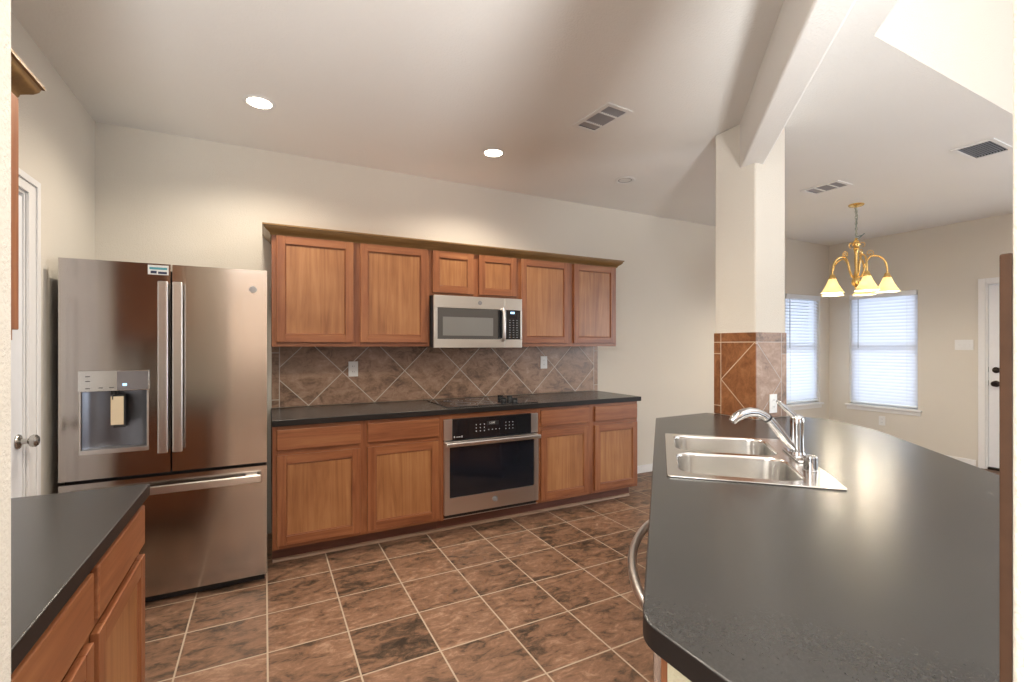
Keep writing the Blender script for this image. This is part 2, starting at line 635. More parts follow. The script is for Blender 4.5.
def copy_tree(o, parent=None):
    c = o.copy()
    COL.objects.link(c)
    if parent is not None:
        c.parent = parent
    for ch in list(o.children):
        copy_tree(ch, c)
    return c


def text_mesh(txt, size, mat, name, parent, loc, rot, extrude=0.0006, world=False):
    cu = bpy.data.curves.new('t', 'FONT')
    cu.body = txt
    cu.size = size
    cu.align_x = 'CENTER'
    cu.align_y = 'CENTER'
    cu.extrude = extrude
    tmp = bpy.data.objects.new('t', cu)
    COL.objects.link(tmp)
    dg = bpy.context.evaluated_depsgraph_get()
    me = bpy.data.meshes.new_from_object(tmp.evaluated_get(dg))
    bpy.data.objects.remove(tmp)
    bpy.data.curves.remove(cu)
    me.name = name
    me.materials.clear()
    me.materials.append(mat)
    o = bpy.data.objects.new(name, me)
    COL.objects.link(o)
    o.parent = parent
    o.location = loc
    o.rotation_euler = rot
    return o


# ------------------------------------------------------------------ room shell
CZ, HZ = 2.787, 3.75                       # kitchen ceiling, living room ceiling
LX, RX, BY, FY, HX = -0.95, 7.10, 3.88, -3.6, -2.4
WT = 0.14

b = MB().prism([(HX - .2, FY - .2), (RX + .2, FY - .2), (RX + .2, BY + .2), (HX - .2, BY + .2)], -0.06, 0)
struct(b, 'floor', M['floor'], 'brown slate-look square floor tiles with pale grout', 'floor')

# back wall with the nook window opening
WBX0, WBX1, WZ0, WZ1 = 6.10, 6.87, 0.58, 2.06
b = MB()
b.box(LX - WT, WBX0, BY, BY + WT, 0, CZ)
b.box(WBX1, RX + WT, BY, BY + WT, 0, CZ)
b.box(WBX0, WBX1, BY, BY + WT, 0, WZ0)
b.box(WBX0, WBX1, BY, BY + WT, WZ1, CZ)
struct(b, 'wall_back', M['wall'], 'long beige wall behind the cooktop run', 'wall')
# right wall: nook window, outside door, added openings for the living room fill lamps
RWY0, RWY1 = 2.850, 3.615
RDY0, RDY1, RDZ = 1.33, 2.235, 2.065
b = MB()
X0, X1 = RX, RX + WT
b.box(X0, X1, RWY1, BY + WT, 0, HZ)
b.box(X0, X1, RWY0, RWY1, 0, WZ0)
b.box(X0, X1, RWY0, RWY1, WZ1, HZ)
b.box(X0, X1, RDY1, RWY0, 0, HZ)
b.box(X0, X1, RDY0, RDY1, RDZ, HZ)
b.box(X0, X1, -0.3, RDY0, 0, 2.42)
b.box(X0, X1, -0.3, RDY0, 3.47, HZ)
b.box(X0, X1, 1.08, RDY0, 2.42, 3.47)
b.box(X0, X1, -2.7, -0.3, 0, 0.6)
b.box(X0, X1, -2.7, -0.3, 2.3, HZ)
b.box(X0, X1, FY - WT, -2.7, 0, HZ)
struct(b, 'wall_right', M['wall'], 'far beige wall of the breakfast nook with blinds and outside door', 'wall')
# left wall with the pantry door opening
LDY0, LDY1, LDZ = 2.185, 2.900, 2.065
b = MB()
b.box(LX - WT, LX, LDY1, BY, 0, CZ)
b.box(LX - WT, LX, LDY0, LDY1, LDZ, CZ)
b.box(LX - WT, LX, 0.78, LDY0, 0, CZ)
struct(b, 'wall_left', M['wall'], 'left beige kitchen wall beside the refrigerator', 'wall')
b = MB().box(HX - WT, LX - WT - .001, 0.78, 0.90, 0, CZ)
b.box(LX - WT - .001, -0.3088, 0.78, 0.90, 0, CZ, 0.004)
struct(b, 'wall_front_left', M['wall'], 'cream end of the short wall at the far left edge', 'wall')
b = MB()
b.box(HX - WT, HX, FY, -2.8, 0, CZ)
b.box(HX - WT, HX, -0.4, 0.779, 0, CZ)
b.box(HX - WT, HX, -2.8, -0.4, 0, 0.5)
b.box(HX - WT, HX, -2.8, -0.4, 2.4, CZ)
struct(b, 'wall_hall', M['wall'])
b = MB()
b.box(HX - WT, RX + WT, FY - WT, FY, 0, 0.5)
b.box(HX - WT, RX + WT, FY - WT, FY, 2.4, HZ)
for xa, xb in ((HX - WT, 0.7), (2.7, RX + WT)):
    b.box(xa, xb, FY - WT, FY, 0.5, 2.4)
struct(b, 'wall_front', M['wall_dimmed'])

b = MB()  # unseen door added so the refrigerator reflects something brown
for xa, xb in ((-1.95, -1.02),):
    b.box(xa, xb, FY + .0005, FY + 0.04, 0.01, 2.06, 0.003)
    for z0, z1 in ((0.25, 0.95), (1.15, 1.92)):
        for p, q in ((xa + .12, xa + .42), (xa + .51, xb - .12)):
            b.box(p, q, FY + .04, FY + 0.048, z0, z1, 0.004)
d3 = b.build('reflection_door', [M['toe']])
tag(d3, 'unseen dark brown wooden door added behind the viewer for the refrigerator to reflect', 'door', kind='structure')
f = MB()
for xa, xb, z0, z1 in ((-2.04, -1.955, 0, 2.15), (-1.015, -0.93, 0, 2.15), (-1.955, -1.015, 2.065, 2.15)):
    f.box(xa, xb, FY + .0005, FY + 0.02, z0, z1, 0.003)
f.build('door_frame', M['trim'], d3)

# low ceiling over kitchen and nook, raised ceiling over the living room, bulkhead faces between
E1 = (2.47, 1.155)
low = [(HX - WT, FY - WT), (E1[0] - (E1[1] - FY + WT), FY - WT), E1, (RX + WT, E1[1]), (RX + WT, BY + WT), (HX - WT, BY + WT)]
VENTS = [((1.862, 2.363, CZ), R(4), 0.20, 0.345, [(-0.144, -0.062, 50), (-0.062, 0.072, 50), (0.072, 0.144, 8)], 'white ceiling vent nearest the beam, above the kitchen floor'),
         ((4.462, 2.465, CZ), 0, 0.235, 0.325, [(-0.134, -0.062, 45), (-0.062, 0.052, 25), (0.052, 0.134, 6)], 'white ceiling vent between the pillar and the chandelier'),
         ((4.595, 1.460, CZ), R(90), 0.235, 0.385, [(-0.164, 0.164, -78)], 'white ceiling vent at the far right near the raised ceiling')]
duct = []
for (vx, vy, vz), rz, vw, vd, _s, _l in VENTS:
    q = []
    for sx, sy in ((-1, -1), (1, -1), (1, 1), (-1, 1)):
        x, y = sx * (vw / 2 - 0.024), sy * (vd / 2 - 0.024)
        q.append((vx + x * math.cos(rz) - y * math.sin(rz), vy + x * math.sin(rz) + y * math.cos(rz)))
    duct.append(q)
b = MB().prism(low, CZ, CZ + 0.25, 0, 0, 1, holes=duct)
b.prism(low, CZ + 0.25, HZ + 0.1, 0, 0, 1)
struct(b, 'ceiling', [M['ceiling'], M['wall']], 'flat beige textured ceiling over kitchen and nook', 'ceiling')
b = MB().prism([(HX - .5, FY - .3), (RX + .3, FY - .3), (RX + .3, E1[1] + .1), (HX - .5, E1[1] + .1)], HZ, HZ + 0.09)
struct(b, 'ceiling_living', M['ceiling'])

# pillars and the slanting beam between them
PX0, PX1, PY0, PY1 = 2.69, 2.99, 1.90, 2.20
b = MB().box(PX0, PX1, PY0, PY1, 0, CZ, 0.012, seg=3)
struct(b, 'wall_pillar', M['wall'], 'square beige pillar with tiled foot beyond the sink', 'pillar')
QX0, QX1, QY0, QY1 = 0.616, 0.922, -0.13, 0.176
b = MB().box(QX0, QX1, QY0, QY1, 0, CZ, 0.004, seg=3)
struct(b, 'wall_pillar_near', M['wall'], 'textured beige wall edge along the right side of the picture', 'pillar')
XD = Matrix.Translation((0.78, -0.0025, 0)) @ Matrix.Rotation(R(45), 4, 'Z')
b = MB().box(0.0, 2.79, -0.062, 0.072, 2.50, CZ + 0.02, 0.012, xf=XD, seg=3)
struct(b, 'trim_beam', M['ceiling'], 'beige ceiling beam slanting from the pillar toward the viewer', 'beam')

# tile on the pillar feet
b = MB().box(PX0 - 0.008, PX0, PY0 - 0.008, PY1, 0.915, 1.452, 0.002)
tag(b.build('tile_cladding', M['pillar_tile_x'], recenter=True), 'orange-brown tile, warm light partly in its colour, on the kitchen side of the pillar foot', 'tile')
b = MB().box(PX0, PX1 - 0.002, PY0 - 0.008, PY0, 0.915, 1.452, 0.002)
tag(b.build('tile_cladding', M['pillar_tile_y'], recenter=True), 'grey-brown tile, cooler light partly in its colour, on the sink side of the pillar foot, with an outlet', 'tile')
b = MB().box(QX0 + 0.003, QX1, QY1, QY1 + 0.0095, 0.915, 1.457, 0.002)
tag(b.build('tile_cladding', M['tile_edge'], recenter=True), 'thin brown tile edge beside the wall at the right picture edge', 'tile')

# baseboards and quarter round
def baseboard(name, x0, x1, y0, y1, along):
    bb = MB().box(x0, x1, y0, y1, 0, 0.082, 0.004)
    return struct(bb, name, M['trim'])


baseboard('baseboard_back', 2.975, RX - 0.013, BY - 0.013, BY, 'x')
baseboard('baseboard_right', RX - 0.013, RX, 2.31, BY - 0.014, 'y')
baseboard('baseboard_left', LX, LX + 0.013, 3.03, BY, 'y')
b = MB()
for k in range(1):
    b.profile_x([(3.358, 0.0), (3.340, 0.0), (3.341, 0.008), (3.346, 0.014), (3.352, 0.018), (3.358, 0.019)], 0.045, 2.955)
struct(b, 'trim_1', wood('shoe_moulding', (0.26, 0.15, 0.09), (0.36, 0.22, 0.14), (0.45, 0.30, 0.2), 'x'), smooth=True)


# ------------------------------------------------------------------ windows, doors
def window(name, axis, a0, a1, label):
    """axis 'x': in the back wall, facing -y; axis 'y': in the right wall, facing -x"""
    def bx(mb, u0, u1, d0, d1, z0, z1, bev=0.0):
        if axis == 'x':
            mb.box(u0, u1, BY + d0, BY + d1, z0, z1, bev)
        else:
            mb.box(RX + d0, RX + d1, u0, u1, z0, z1, bev)
    f = MB()
    w = 0.045
    bx(f, a0 + .002, a0 + w, 0.075, 0.13, WZ0 + .002, WZ1 - .002, 0.004)
    bx(f, a1 - w, a1 - .002, 0.075, 0.13, WZ0 + .002, WZ1 - .002, 0.004)
    bx(f, a0 + w, a1 - w, 0.075, 0.13, WZ0 + .002, WZ0 + w, 0.004)
    bx(f, a0 + w, a1 - w, 0.075, 0.13, WZ1 - w, WZ1 - .002, 0.004)
    bx(f, a0 + w, a1 - w, 0.070, 0.12, 1.325, 1.375, 0.004)
    o = f.build(name, M['vinyl'])
    tag(o, label, 'window', kind='structure')
    p = MB()
    bx(p, a0 + w, a1 - w, 0.098, 0.102, WZ0 + w, 1.325)
    bx(p, a0 + w, a1 - w, 0.112, 0.116, 1.375, WZ1 - w)
    p.build('pane', M['glass'], o)
    s = MB()
    bx(s, a0 - 0.045, a1 + 0.045, -0.038, -0.0005, WZ0 - 0.028, WZ0 - 0.002, 0.006)
    bx(s, a0 + .001, a1 - .001, -0.001, 0.074, WZ0 - 0.024, WZ0 - 0.002 + .004)
    bx(s, a0 - 0.030, a1 + 0.030, -0.014, -0.0005, WZ0 - 0.075, WZ0 - 0.028, 0.003)
    s.build('window_sill', M['trim'], o)
    return o


window('window_1', 'y', RWY0, RWY1, 'white window behind the wide closed blind under the chandelier')
window('window_2', 'x', WBX0, WBX1, 'white window with middle rail beside the tiled pillar')


def blind(axis, a0, a1, label, tilt, wand_at):
    zt, zb = WZ1 - 0.004, WZ0 + 0.016
    root = thing('window_blind', label, 'blind', ((a0 + a1) / 2, BY + 0.03, zb) if axis == 'x' else (RX + 0.03, (a0 + a1) / 2, zb),
                 0 if axis == 'x' else R(-90), 'white blinds in the nook')
    w = (a1 - a0) / 2 - 0.006
    h = zt - zb
    MB().box(-w, w, -0.045, 0.020, h - 0.062, h, 0.004).build('head_rail', M['vinyl'], root)
    s = MB()
    n = int((h - 0.075) / 0.0425)
    ct, st = math.cos(tilt), math.sin(tilt)
    for k in range(n):
        z = h - 0.085 - k * 0.0425
        X = Matrix.Translation((0, 0, z)) @ Matrix.Rotation(tilt, 4, 'X')
        t = bmesh.new()
        hw = 0.0245
        rows = []
        for j in range(5):
            y = -hw + 2 * hw * j / 4
            c = 0.003 * (1 - (y / hw) ** 2)
            rows.append([t.verts.new((-w + 0.006, y, c)), t.verts.new((w - 0.006, y, c))])
        low_ = [[t.verts.new((v.co.x, v.co.y, v.co.z - 0.0026)) for v in r] for r in rows]
        for A, B in zip(rows[:-1], rows[1:]):
            t.faces.new((A[0], A[1], B[1], B[0]))
        for A, B in zip(low_[:-1], low_[1:]):
            t.faces.new((A[0], B[0], B[1], A[1]))
        t.faces.new((rows[0][0], low_[0][0], low_[0][1], rows[0][1]))
        t.faces.new((rows[-1][0], rows[-1][1], low_[-1][1], low_[-1][0]))
        s._merge(t, 0, X)
    s.build('slats', M['slat'], root, smooth=False)
    MB().box(-w + 0.004, w - 0.004, -0.024, 0.024, 0.001, 0.022, 0.004).build('bottom_rail', M['vinyl'], root)
    for x in (-w * 0.72, w * 0.72):
        c = MB()
        c.cyl((x, -0.0268, 0.02), (x, -0.0268, h - 0.06), 0.0016, seg=6)
        c.cyl((x, 0.0268, 0.02), (x, 0.0268, h - 0.06), 0.0016, seg=6)
        c.build('ladder_cord', M['vinyl'], root)
    MB().tube([(wand_at * w, -0.036, h - 0.055), (wand_at * w, -0.040, h - 0.08), (wand_at * w, -0.040, h - 0.72)], 0.004, 8).build('tilt_wand', M['grey'], root)
    return root


blind('y', RWY0, RWY1, 'wide closed white slat blind under the chandelier', R(68), -0.72)
blind('x', WBX0, WBX1, 'narrow white slat blind just right of the tiled pillar, slats slightly open', R(54), -0.8)


def panel_door(mb, w, h, d0, d1, frame_xf):
    """six-panel slab in local x (width), z; front at y=d0"""
    st = 0.11
    mid = 0.10
    rails = [0.0, 0.22, 0.70 + .06, 0.86 + .06, 1.62, 1.74, h - 0.11, h]
    mb.box(0, st, d0, d1, 0, h, 0.0, xf=frame_xf)
    mb.box(w - st, w, d0, d1, 0, h, xf=frame_xf)
    mb.box(w / 2 - mid / 2, w / 2 + mid / 2, d0, d1, 0, h, xf=frame_xf)
    for i in range(0, 8, 2):
        for xa, xb in ((st, w / 2 - mid / 2), (w / 2 + mid / 2, w - st)):
            mb.box(xa, xb, d0, d1, rails[i], rails[i + 1], xf=frame_xf)
    for i in range(1, 7, 2):
        for xa, xb in ((st, w / 2 - mid / 2), (w / 2 + mid / 2, w - st)):
            mb.box(xa, xb, d0 + 0.011, d1 - 0.011, rails[i], rails[i + 1], xf=frame_xf)
            mb.box(xa + 0.03, xb - 0.03, d0 + 0.004, d1 - 0.004, rails[i] + 0.03, rails[i + 1] - 0.03, 0.0035, xf=frame_xf)


# pantry door in the left wall (local x runs along +y, front faces +x)
XL = Matrix.Translation((LX, LDY0, 0)) @ Matrix.Rotation(R(90), 4, 'Z')
b = MB()
panel_door(b, LDY1 - LDY0 - 0.044, 2.02, 0.006, 0.041, XL @ Matrix.Translation((0.022, 0, 0.012)))
d1 = b.build('door_1', M['door_white'], smooth=False)
tag(d1, 'white panelled pantry door on the left wall beside the refrigerator', 'door', kind='structure')
f = MB()
W = LDY1 - LDY0
f.box(0, 0.019, 0.0005, 0.12, 0, LDZ, xf=XL)
f.box(W - 0.019, W, 0.0005, 0.12, 0, LDZ, xf=XL)
f.box(0.019, W - 0.019, 0.0005, 0.12, LDZ - 0.019, LDZ, xf=XL)
f.box(0.019, 0.031, 0.043, 0.058, 0, LDZ - .019, xf=XL)
f.box(W - 0.031, W - .019, 0.043, 0.058, 0, LDZ - .019, xf=XL)
for xa, xb, za, zb in ((-0.098, 0.006, 0, LDZ + 0.066), (W - 0.006, W + 0.098, 0, LDZ + 0.066), (-0.0, W, LDZ - 0.006, LDZ + 0.066)):
    f.box(xa, xb, -0.012, -0.0005, za, zb, 0.003, xf=XL)
for xa, xb, za, zb in ((-0.098, -0.064, 0, LDZ + 0.066), (W + 0.064, W + 0.098, 0, LDZ + 0.066), (-0.064, W + 0.064, LDZ + 0.036, LDZ + 0.066)):
    f.box(xa, xb, -0.020, -0.0122, za, zb, 0.003, xf=XL)
f.build('door_frame', M['trim'], d1)
k = MB()
XK = Matrix.Translation((LX - 0.006, 2.83, 0.95)) @ Matrix.Rotation(R(90), 4, 'Y')
k.lathe([(0, 0), (0.031, 0), (0.033, 0.004), (0.030, 0.009), (0.020, 0.012), (0.012, 0.016), (0.011, 0.034), (0.014, 0.038), (0.024, 0.044),
         (0.0275, 0.053), (0.0265, 0.062), (0.019, 0.069), (0.008, 0.0715), (0, 0.072)], xf=XK)
k.build('door_knob', M['nickel'], d1)

# outside door in the right wall (local x along -y, front faces -x)
XR_ = Matrix.Translation((RX, RDY1, 0)) @ Matrix.Rotation(R(-90), 4, 'Z')
b = MB()
W = RDY1 - RDY0
panel_door(b, W - 0.044, 2.01, 0.016, 0.06, XR_ @ Matrix.Translation((0.022, 0, 0.028)))
d2 = b.build('door_2', M['door_white'], smooth=False)
tag(d2, 'white outside door with dark locks at the far right', 'door', kind='structure')
f = MB()
f.box(0, 0.02, 0.0005, 0.13, 0, RDZ, xf=XR_)
f.box(W - 0.02, W, 0.0005, 0.13, 0, RDZ, xf=XR_)
f.box(0.02, W - 0.02, 0.0005, 0.13, RDZ - 0.02, RDZ, xf=XR_)
for xa, xb, za, zb in ((-0.056, 0.006, 0, LDZ + 0.05), (W - 0.006, W + 0.056, 0, LDZ + 0.05), (0.006, W - 0.006, LDZ - 0.006, LDZ + 0.05)):
    f.box(xa, xb, -0.016, -0.0005, za, zb, 0.004, xf=XR_)
f.build('door_frame', M['trim'], d2)
MB().box(0.02, W - 0.02, -0.01, 0.12, 0.0, 0.024, 0.004, xf=XR_).build('threshold', M['bronze'], d2)
for z, nm, lab in ((0.95, 'door_knob', None), (1.10, 'deadbolt', None)):
    k = MB()
    XK = Matrix.Translation((RX + 0.016, RDY1 - 0.085, z)) @ Matrix.Rotation(R(-90), 4, 'Y')
    if nm == 'door_knob':
        k.lathe([(0, 0), (0.034, 0), (0.035, 0.006), (0.014, 0.013), (0.013, 0.034), (0.027, 0.044), (0.030, 0.056), (0.022, 0.068), (0, 0.071)], xf=XK)
    else:
        k.lathe([(0, 0), (0.032, 0), (0.033, 0.008), (0.027, 0.016), (0.010, 0.018), (0, 0.018)], xf=XK)
        k.box(-0.005, 0.005, -0.018, 0.018, 0.016, 0.034, 0.003, xf=XK)
    k.build(nm, M['bronze'], d2)
k = MB()
for z in (0.955, 1.105):
    k.box(0.0195, 0.0212, 0.012, 0.034, z - 0.028, z + 0.028, xf=XR_)
k.build('strike_plate', M['bronze'], d2)


# ------------------------------------------------------------------ cabinets (local: x along the front, y into the cabinet, front frame at y=0)
def door_part(root, x0, x1, z0, z1, name='door', th=0.019):
    """frame-and-panel cabinet door lying on the face frame"""
    sw = 0.054
    b = MB()
    b.box(x0, x0 + sw, -th, -0.0005, z0, z1, 0.003, 0)
    b.box(x1 - sw, x1, -th, -0.0005, z0, z1, 0.003, 0)
    b.box(x0 + sw - .001, x1 - sw + .001, -th + .0002, -0.0007, z1 - sw, z1 - .0002, 0.003, 1)
    b.box(x0 + sw - .001, x1 - sw + .001, -th + .0002, -0.0007, z0 + .0002, z0 + sw, 0.003, 1)
    # small inner bead
    e = 0.007
    b.box(x0 + sw, x0 + sw + e, -th + .005, -0.001, z0 + sw, z1 - sw, 0.0033, 0)
    b.box(x1 - sw - e, x1 - sw, -th + .005, -0.001, z0 + sw, z1 - sw, 0.0033, 0)
    b.box(x0 + sw, x1 - sw, -th + .005, -0.001, z0 + sw, z0 + sw + e, 0.0033, 1)
    b.box(x0 + sw, x1 - sw, -th + .005, -0.001, z1 - sw - e, z1 - sw, 0.0033, 1)
    d = b.build(name, [M['wood_v'], M['wood_h']], root)
    MB().box(x0 + sw + .001, x1 - sw - .001, -th + 0.0095, -0.0015, z0 + sw + .001, z1 - sw - .001).build('panel', M['wood_panel'], d)
    return d


def drawer_part(root, x0, x1, z0, z1, th=0.019):
    b = MB().box(x0, x1, -th, -0.0005, z0, z1, 0.005, 0, 3)
    return b.build('drawer', M['wood_h'], root)


def carcass(root, w, d, z0, z1, stiles, rails, name='carcass'):
    """hollow box: sides, bottom, back, top stretcher, face frame"""
    b = MB()
    t = 0.016
    b.box(0, t, 0.0005, d, z0, z1)
    b.box(w - t, w, 0.0005, d, z0, z1)
    b.box(t, w - t, 0.019, d, z0, z0 + t)
    b.box(t, w - t, d - 0.008, d, z0 + t, z1)
    b.box(t, w - t, 0.019, d - .008, z1 - t, z1)
    for xa, xb in stiles:
        b.box(xa, xb, 0.0, 0.019, z0, z1, 0.0015, 0)
    st = sorted(stiles)
    for za, zb in rails:
        for p, q in zip(st[:-1], st[1:]):
            b.box(p[1], q[0], 0.0, 0.019, za, zb, 0.0, 1)
    return b.build(name, [M['wood_v'], M['wood_h']], root)


BZ0, BZ1 = 0.113, 0.8735      # base cabinet bottom and top
FYB = 3.25                    # face of the base run
DB = BY - 0.013 - FYB


def base_two_door(x0, w, doors, label, group):
    root = thing('base_cabinet', label, 'cabinet', (x0, FYB, 0), 0, group)
    (a0, a1), (b0, b1) = doors
    mid = (a1 - 0.012, b0 + 0.012)
    carcass(root, w, DB, BZ0, BZ1, [(0, a0 + 0.012), mid, (b1 - 0.012, w)],
            [(BZ1 - 0.040, BZ1), (0.69, 0.73), (BZ0, BZ0 + 0.035)])
    for p, q in doors:
        drawer_part(root, p, q, 0.724, 0.851)
        door_part(root, p, q, 0.138, 0.692)
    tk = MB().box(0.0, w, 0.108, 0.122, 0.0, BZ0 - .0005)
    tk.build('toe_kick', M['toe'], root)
    return root


base_two_door(0.042, 1.083, [(0.024, 0.520), (0.566, 1.061)],
              'wide wooden base cabinet with two doors between refrigerator and oven', 'wooden base cabinets of the cooktop run')
base_two_door(1.930, 1.032, [(0.020, 0.491), (0.553, 1.020)],
              'wooden base cabinet with two doors at the right end, past the oven', 'wooden base cabinets of the cooktop run')

# oven cabinet
OX0, OW = 1.1255, 0.804
root = thing('oven_cabinet', 'wooden surround holding the oven under the cooktop', 'cabinet', (OX0, FYB, 0), 0, 'wooden base cabinets of the cooktop run')
carcass(root, OW, DB, BZ0 - 0.004, BZ1, [(0, 0.0125), (OW - 0.0125, OW)], [(0.838, BZ1)])
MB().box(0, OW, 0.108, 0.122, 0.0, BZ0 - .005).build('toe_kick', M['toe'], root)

# upper cabinets
FYU = 3.55
DU = BY - 0.001 - FYU
UZ0, UZ1 = 1.362, 2.130


def upper(x0, w, doors, z0, dz0, label):
    root = thing('upper_cabinet', label, 'cabinet', (x0, FYU, z0), 0, 'wooden upper cabinets over the cooktop run')
    (a0, a1), (b0, b1) = doors
    carcass(root, w, DU, 0, UZ1 - z0, [(0, a0 + 0.012), (a1 - 0.012, b0 + 0.012), (b1 - 0.012, w)],
            [(UZ1 - z0 - 0.04, UZ1 - z0), (0, 0.04)])
    for p, q in doors:
        door_part(root, p, q, dz0 - z0, 2.108 - z0)
    return root


upper(0.042, 1.090, [(0.028, 0.522), (0.570, 1.071)], UZ0, 1.392, 'wide two-door wooden wall cabinet between refrigerator and microwave')
upper(1.1335, 0.7735, [(0.020, 0.364), (0.408, 0.754)], 1.758, 1.782, 'short two-door wooden cabinet directly above the microwave')
upper(1.9085, 1.0645, [(0.022, 0.514), (0.568, 1.042)], UZ0, 1.392, 'two-door wooden wall cabinet at the right end, past the microwave')

# crown moulding along the upper run
def crown_profile(y, z):
    return [(y, z), (y - 0.006, z), (y - 0.010, z + 0.006), (y - 0.012, z + 0.014), (y - 0.022, z + 0.022), (y - 0.034, z + 0.030),
            (y - 0.044, z + 0.042), (y - 0.048, z + 0.054), (y - 0.055, z + 0.056), (y - 0.055, z + 0.066), (y, z + 0.066)]


CRZ = 2.1085
b = MB()
b.profile_x(crown_profile(FYU - .0005, CRZ), 0.0415, 2.9735, miter0=-1, miter1=1)
cb = b
for sgn, xx in ((-1, 0.0415), (1, 2.9735)):
    # returns along the two ends
    pr = crown_profile(0, CRZ)
    t = bmesh.new()
    a = [t.verts.new((xx - sgn * y, FYU - .0005 + y, z)) for y, z in pr]
    c = [t.verts.new((xx - sgn * y, BY - 0.002, z)) for y, z in pr]
    n = len(pr)
    for i in range(n):
        t.faces.new((a[i], a[(i + 1) % n], c[(i + 1) % n], c[i]))
    t.faces.new(a)
    t.faces.new(c[::-1])
    bmesh.ops.recalc_face_normals(t, faces=t.faces)
    cb._merge(t, 0)
tag(cb.build('crown_moulding', M['wood_crown'], recenter=True), 'long brown crown moulding topping the cabinets over the cooktop', 'moulding')

# backsplash
b = MB().box(0.046, 3.004, BY - 0.010, BY - 0.0005, 0.9155, 1.3615, 0.0015)
tag(b.build('tile_backsplash', M['backsplash'], recenter=True), 'brown slate tile backsplash laid in diamonds behind the cooktop', 'backsplash')

# countertop of the cooktop run, cut for the cooktop
CKX0, CKX1, CKY0, CKY1 = 1.185, 1.945, 3.272, 3.775
b = MB().prism([(0.040, 3.221), (2.985, 3.221), (2.985, BY - 0.0105), (0.040, BY - 0.0105)], 0.8745, 0.914, 0.004, 0, 1,
               holes=[[(CKX0 + .012, CKY0 + .012), (CKX1 - .012, CKY0 + .012), (CKX1 - .012, CKY1 - .012), (CKX0 + .012, CKY1 - .012)]])
tag(b.build('countertop', [M['counter'], M['counter_edge']], recenter=True), 'straight charcoal countertop along the back wall under the upper cabinets', 'countertop')

# cooktop
root = thing('cooktop', 'black glass electric cooktop with black knobs set into the back countertop', 'cooktop', ((CKX0 + CKX1) / 2, (CKY0 + CKY1) / 2, 0.9145))
b = MB().box(CKX0, CKX1, CKY0, CKY1, 0.9145, 0.9195, 0.002)
b.build('glass_top', M['black_glass'], root, world=True)
MB().box(CKX0 + .03, CKX1 - .03, CKY0 + .03, CKY1 - .03, 0.880, 0.9140).build('burner_box', M['dark'], root, world=True)
for (x, y, r) in ((1.36, 3.42, .095), (1.36, 3.64, .075), (1.575, 3.65, .095), (1.55, 3.40, .075)):
    b = MB().lathe([(r, 0), (r + .003, 0), (r + .003, .0004), (r, .0004)], (x, y, 0.9196), 48, closed=True)
    b.lathe([(r * .62, 0), (r * .62 + .002, 0), (r * .62 + .002, .0004), (r * .62, .0004)], (x, y, 0.9196), 48, closed=True)
    b.build('burner_ring', M['grey'], root, world=True)
for (x, y) in ((1.762, 3.585), (1.712, 3.425), (1.808, 3.505), (1.770, 3.345)):
    b = MB().lathe([(0, 0), (.0235, 0), (.0245, .003), (.0215, .016), (.0195, .018), (0, .018)], (x, y, 0.9196), 28)
    b.box(-.0075, .0075, -.024, .024, 0.006, 0.032, .003, xf=Matrix.Translation((x, y, .9196)) @ Matrix.Rotation(R(35), 4, 'Z'))
    b.build('control_knob', M['black'], root, world=True)


def badge(root, loc, r, world_rot, letters='GE'):
    """round maker's badge facing -y"""
    o = MB().lathe([(0, 0), (r, 0), (r, .0012), (r * .93, .0018), (0, .0018)], xf=Matrix.Translation(loc) @ Matrix.Rotation(R(90), 4, 'X'), seg=32).build('badge', M['badge'], root)
    MB().lathe([(r * .84, .0018), (r * .90, .0018), (r * .90, .0023), (r * .84, .0023)], xf=Matrix.Translation(loc) @ Matrix.Rotation(R(90), 4, 'X'), seg=32, closed=True).build('badge_ring', M['grey'], o)
    text_mesh(letters, r * 1.05, M['grey'], 'badge_letters', o, (loc[0], loc[1] - .0019, loc[2]), (R(90), 0, 0))
    return o


# wall oven (local origin at oven bottom left front)
ovx0, ovx1, ovz0, ovz1 = 1.139, 1.917, 0.121, 0.8365
root = thing('built_in_oven', 'stainless single oven with black glass under the cooktop', 'oven', (ovx0, FYB, ovz0))
ow, oh = ovx1 - ovx0, ovz1 - ovz0
MB().box(0.012, ow - 0.012, 0.0, 0.55, 0.007, oh - 0.004).build('oven_body', M['dark'], root)
cz = oh - 0.150
MB().box(0.0, 0.062, -0.022, -0.0005, cz, oh, 0.003).build('side_trim', M['steel_oven'], root)
MB().box(ow - 0.062, ow, -0.022, -0.0005, cz, oh, 0.003).build('side_trim', M['steel_oven'], root)
cp = MB().box(0.0625, ow - 0.0625, -0.021, -0.0005, cz, oh, 0.002).build('control_panel', M['black_glass'], root)
MB().box(ow * .5 - .055, ow * .5 + .045, -0.0216, -0.0212, cz + .087, cz + .118).build('display', M['black'], cp)
text_mesh('12:00', 0.022, M['legend'], 'display_digits', cp, (ow * .5 - .012, -0.0218, cz + .103), (R(90), 0, 0), 0.0002)
def dot(x, z, r, n='touch_button'):
    MB().cyl((x, -0.0214, z), (x, -0.0210, z), r, seg=10).build(n, M['legend'], cp)


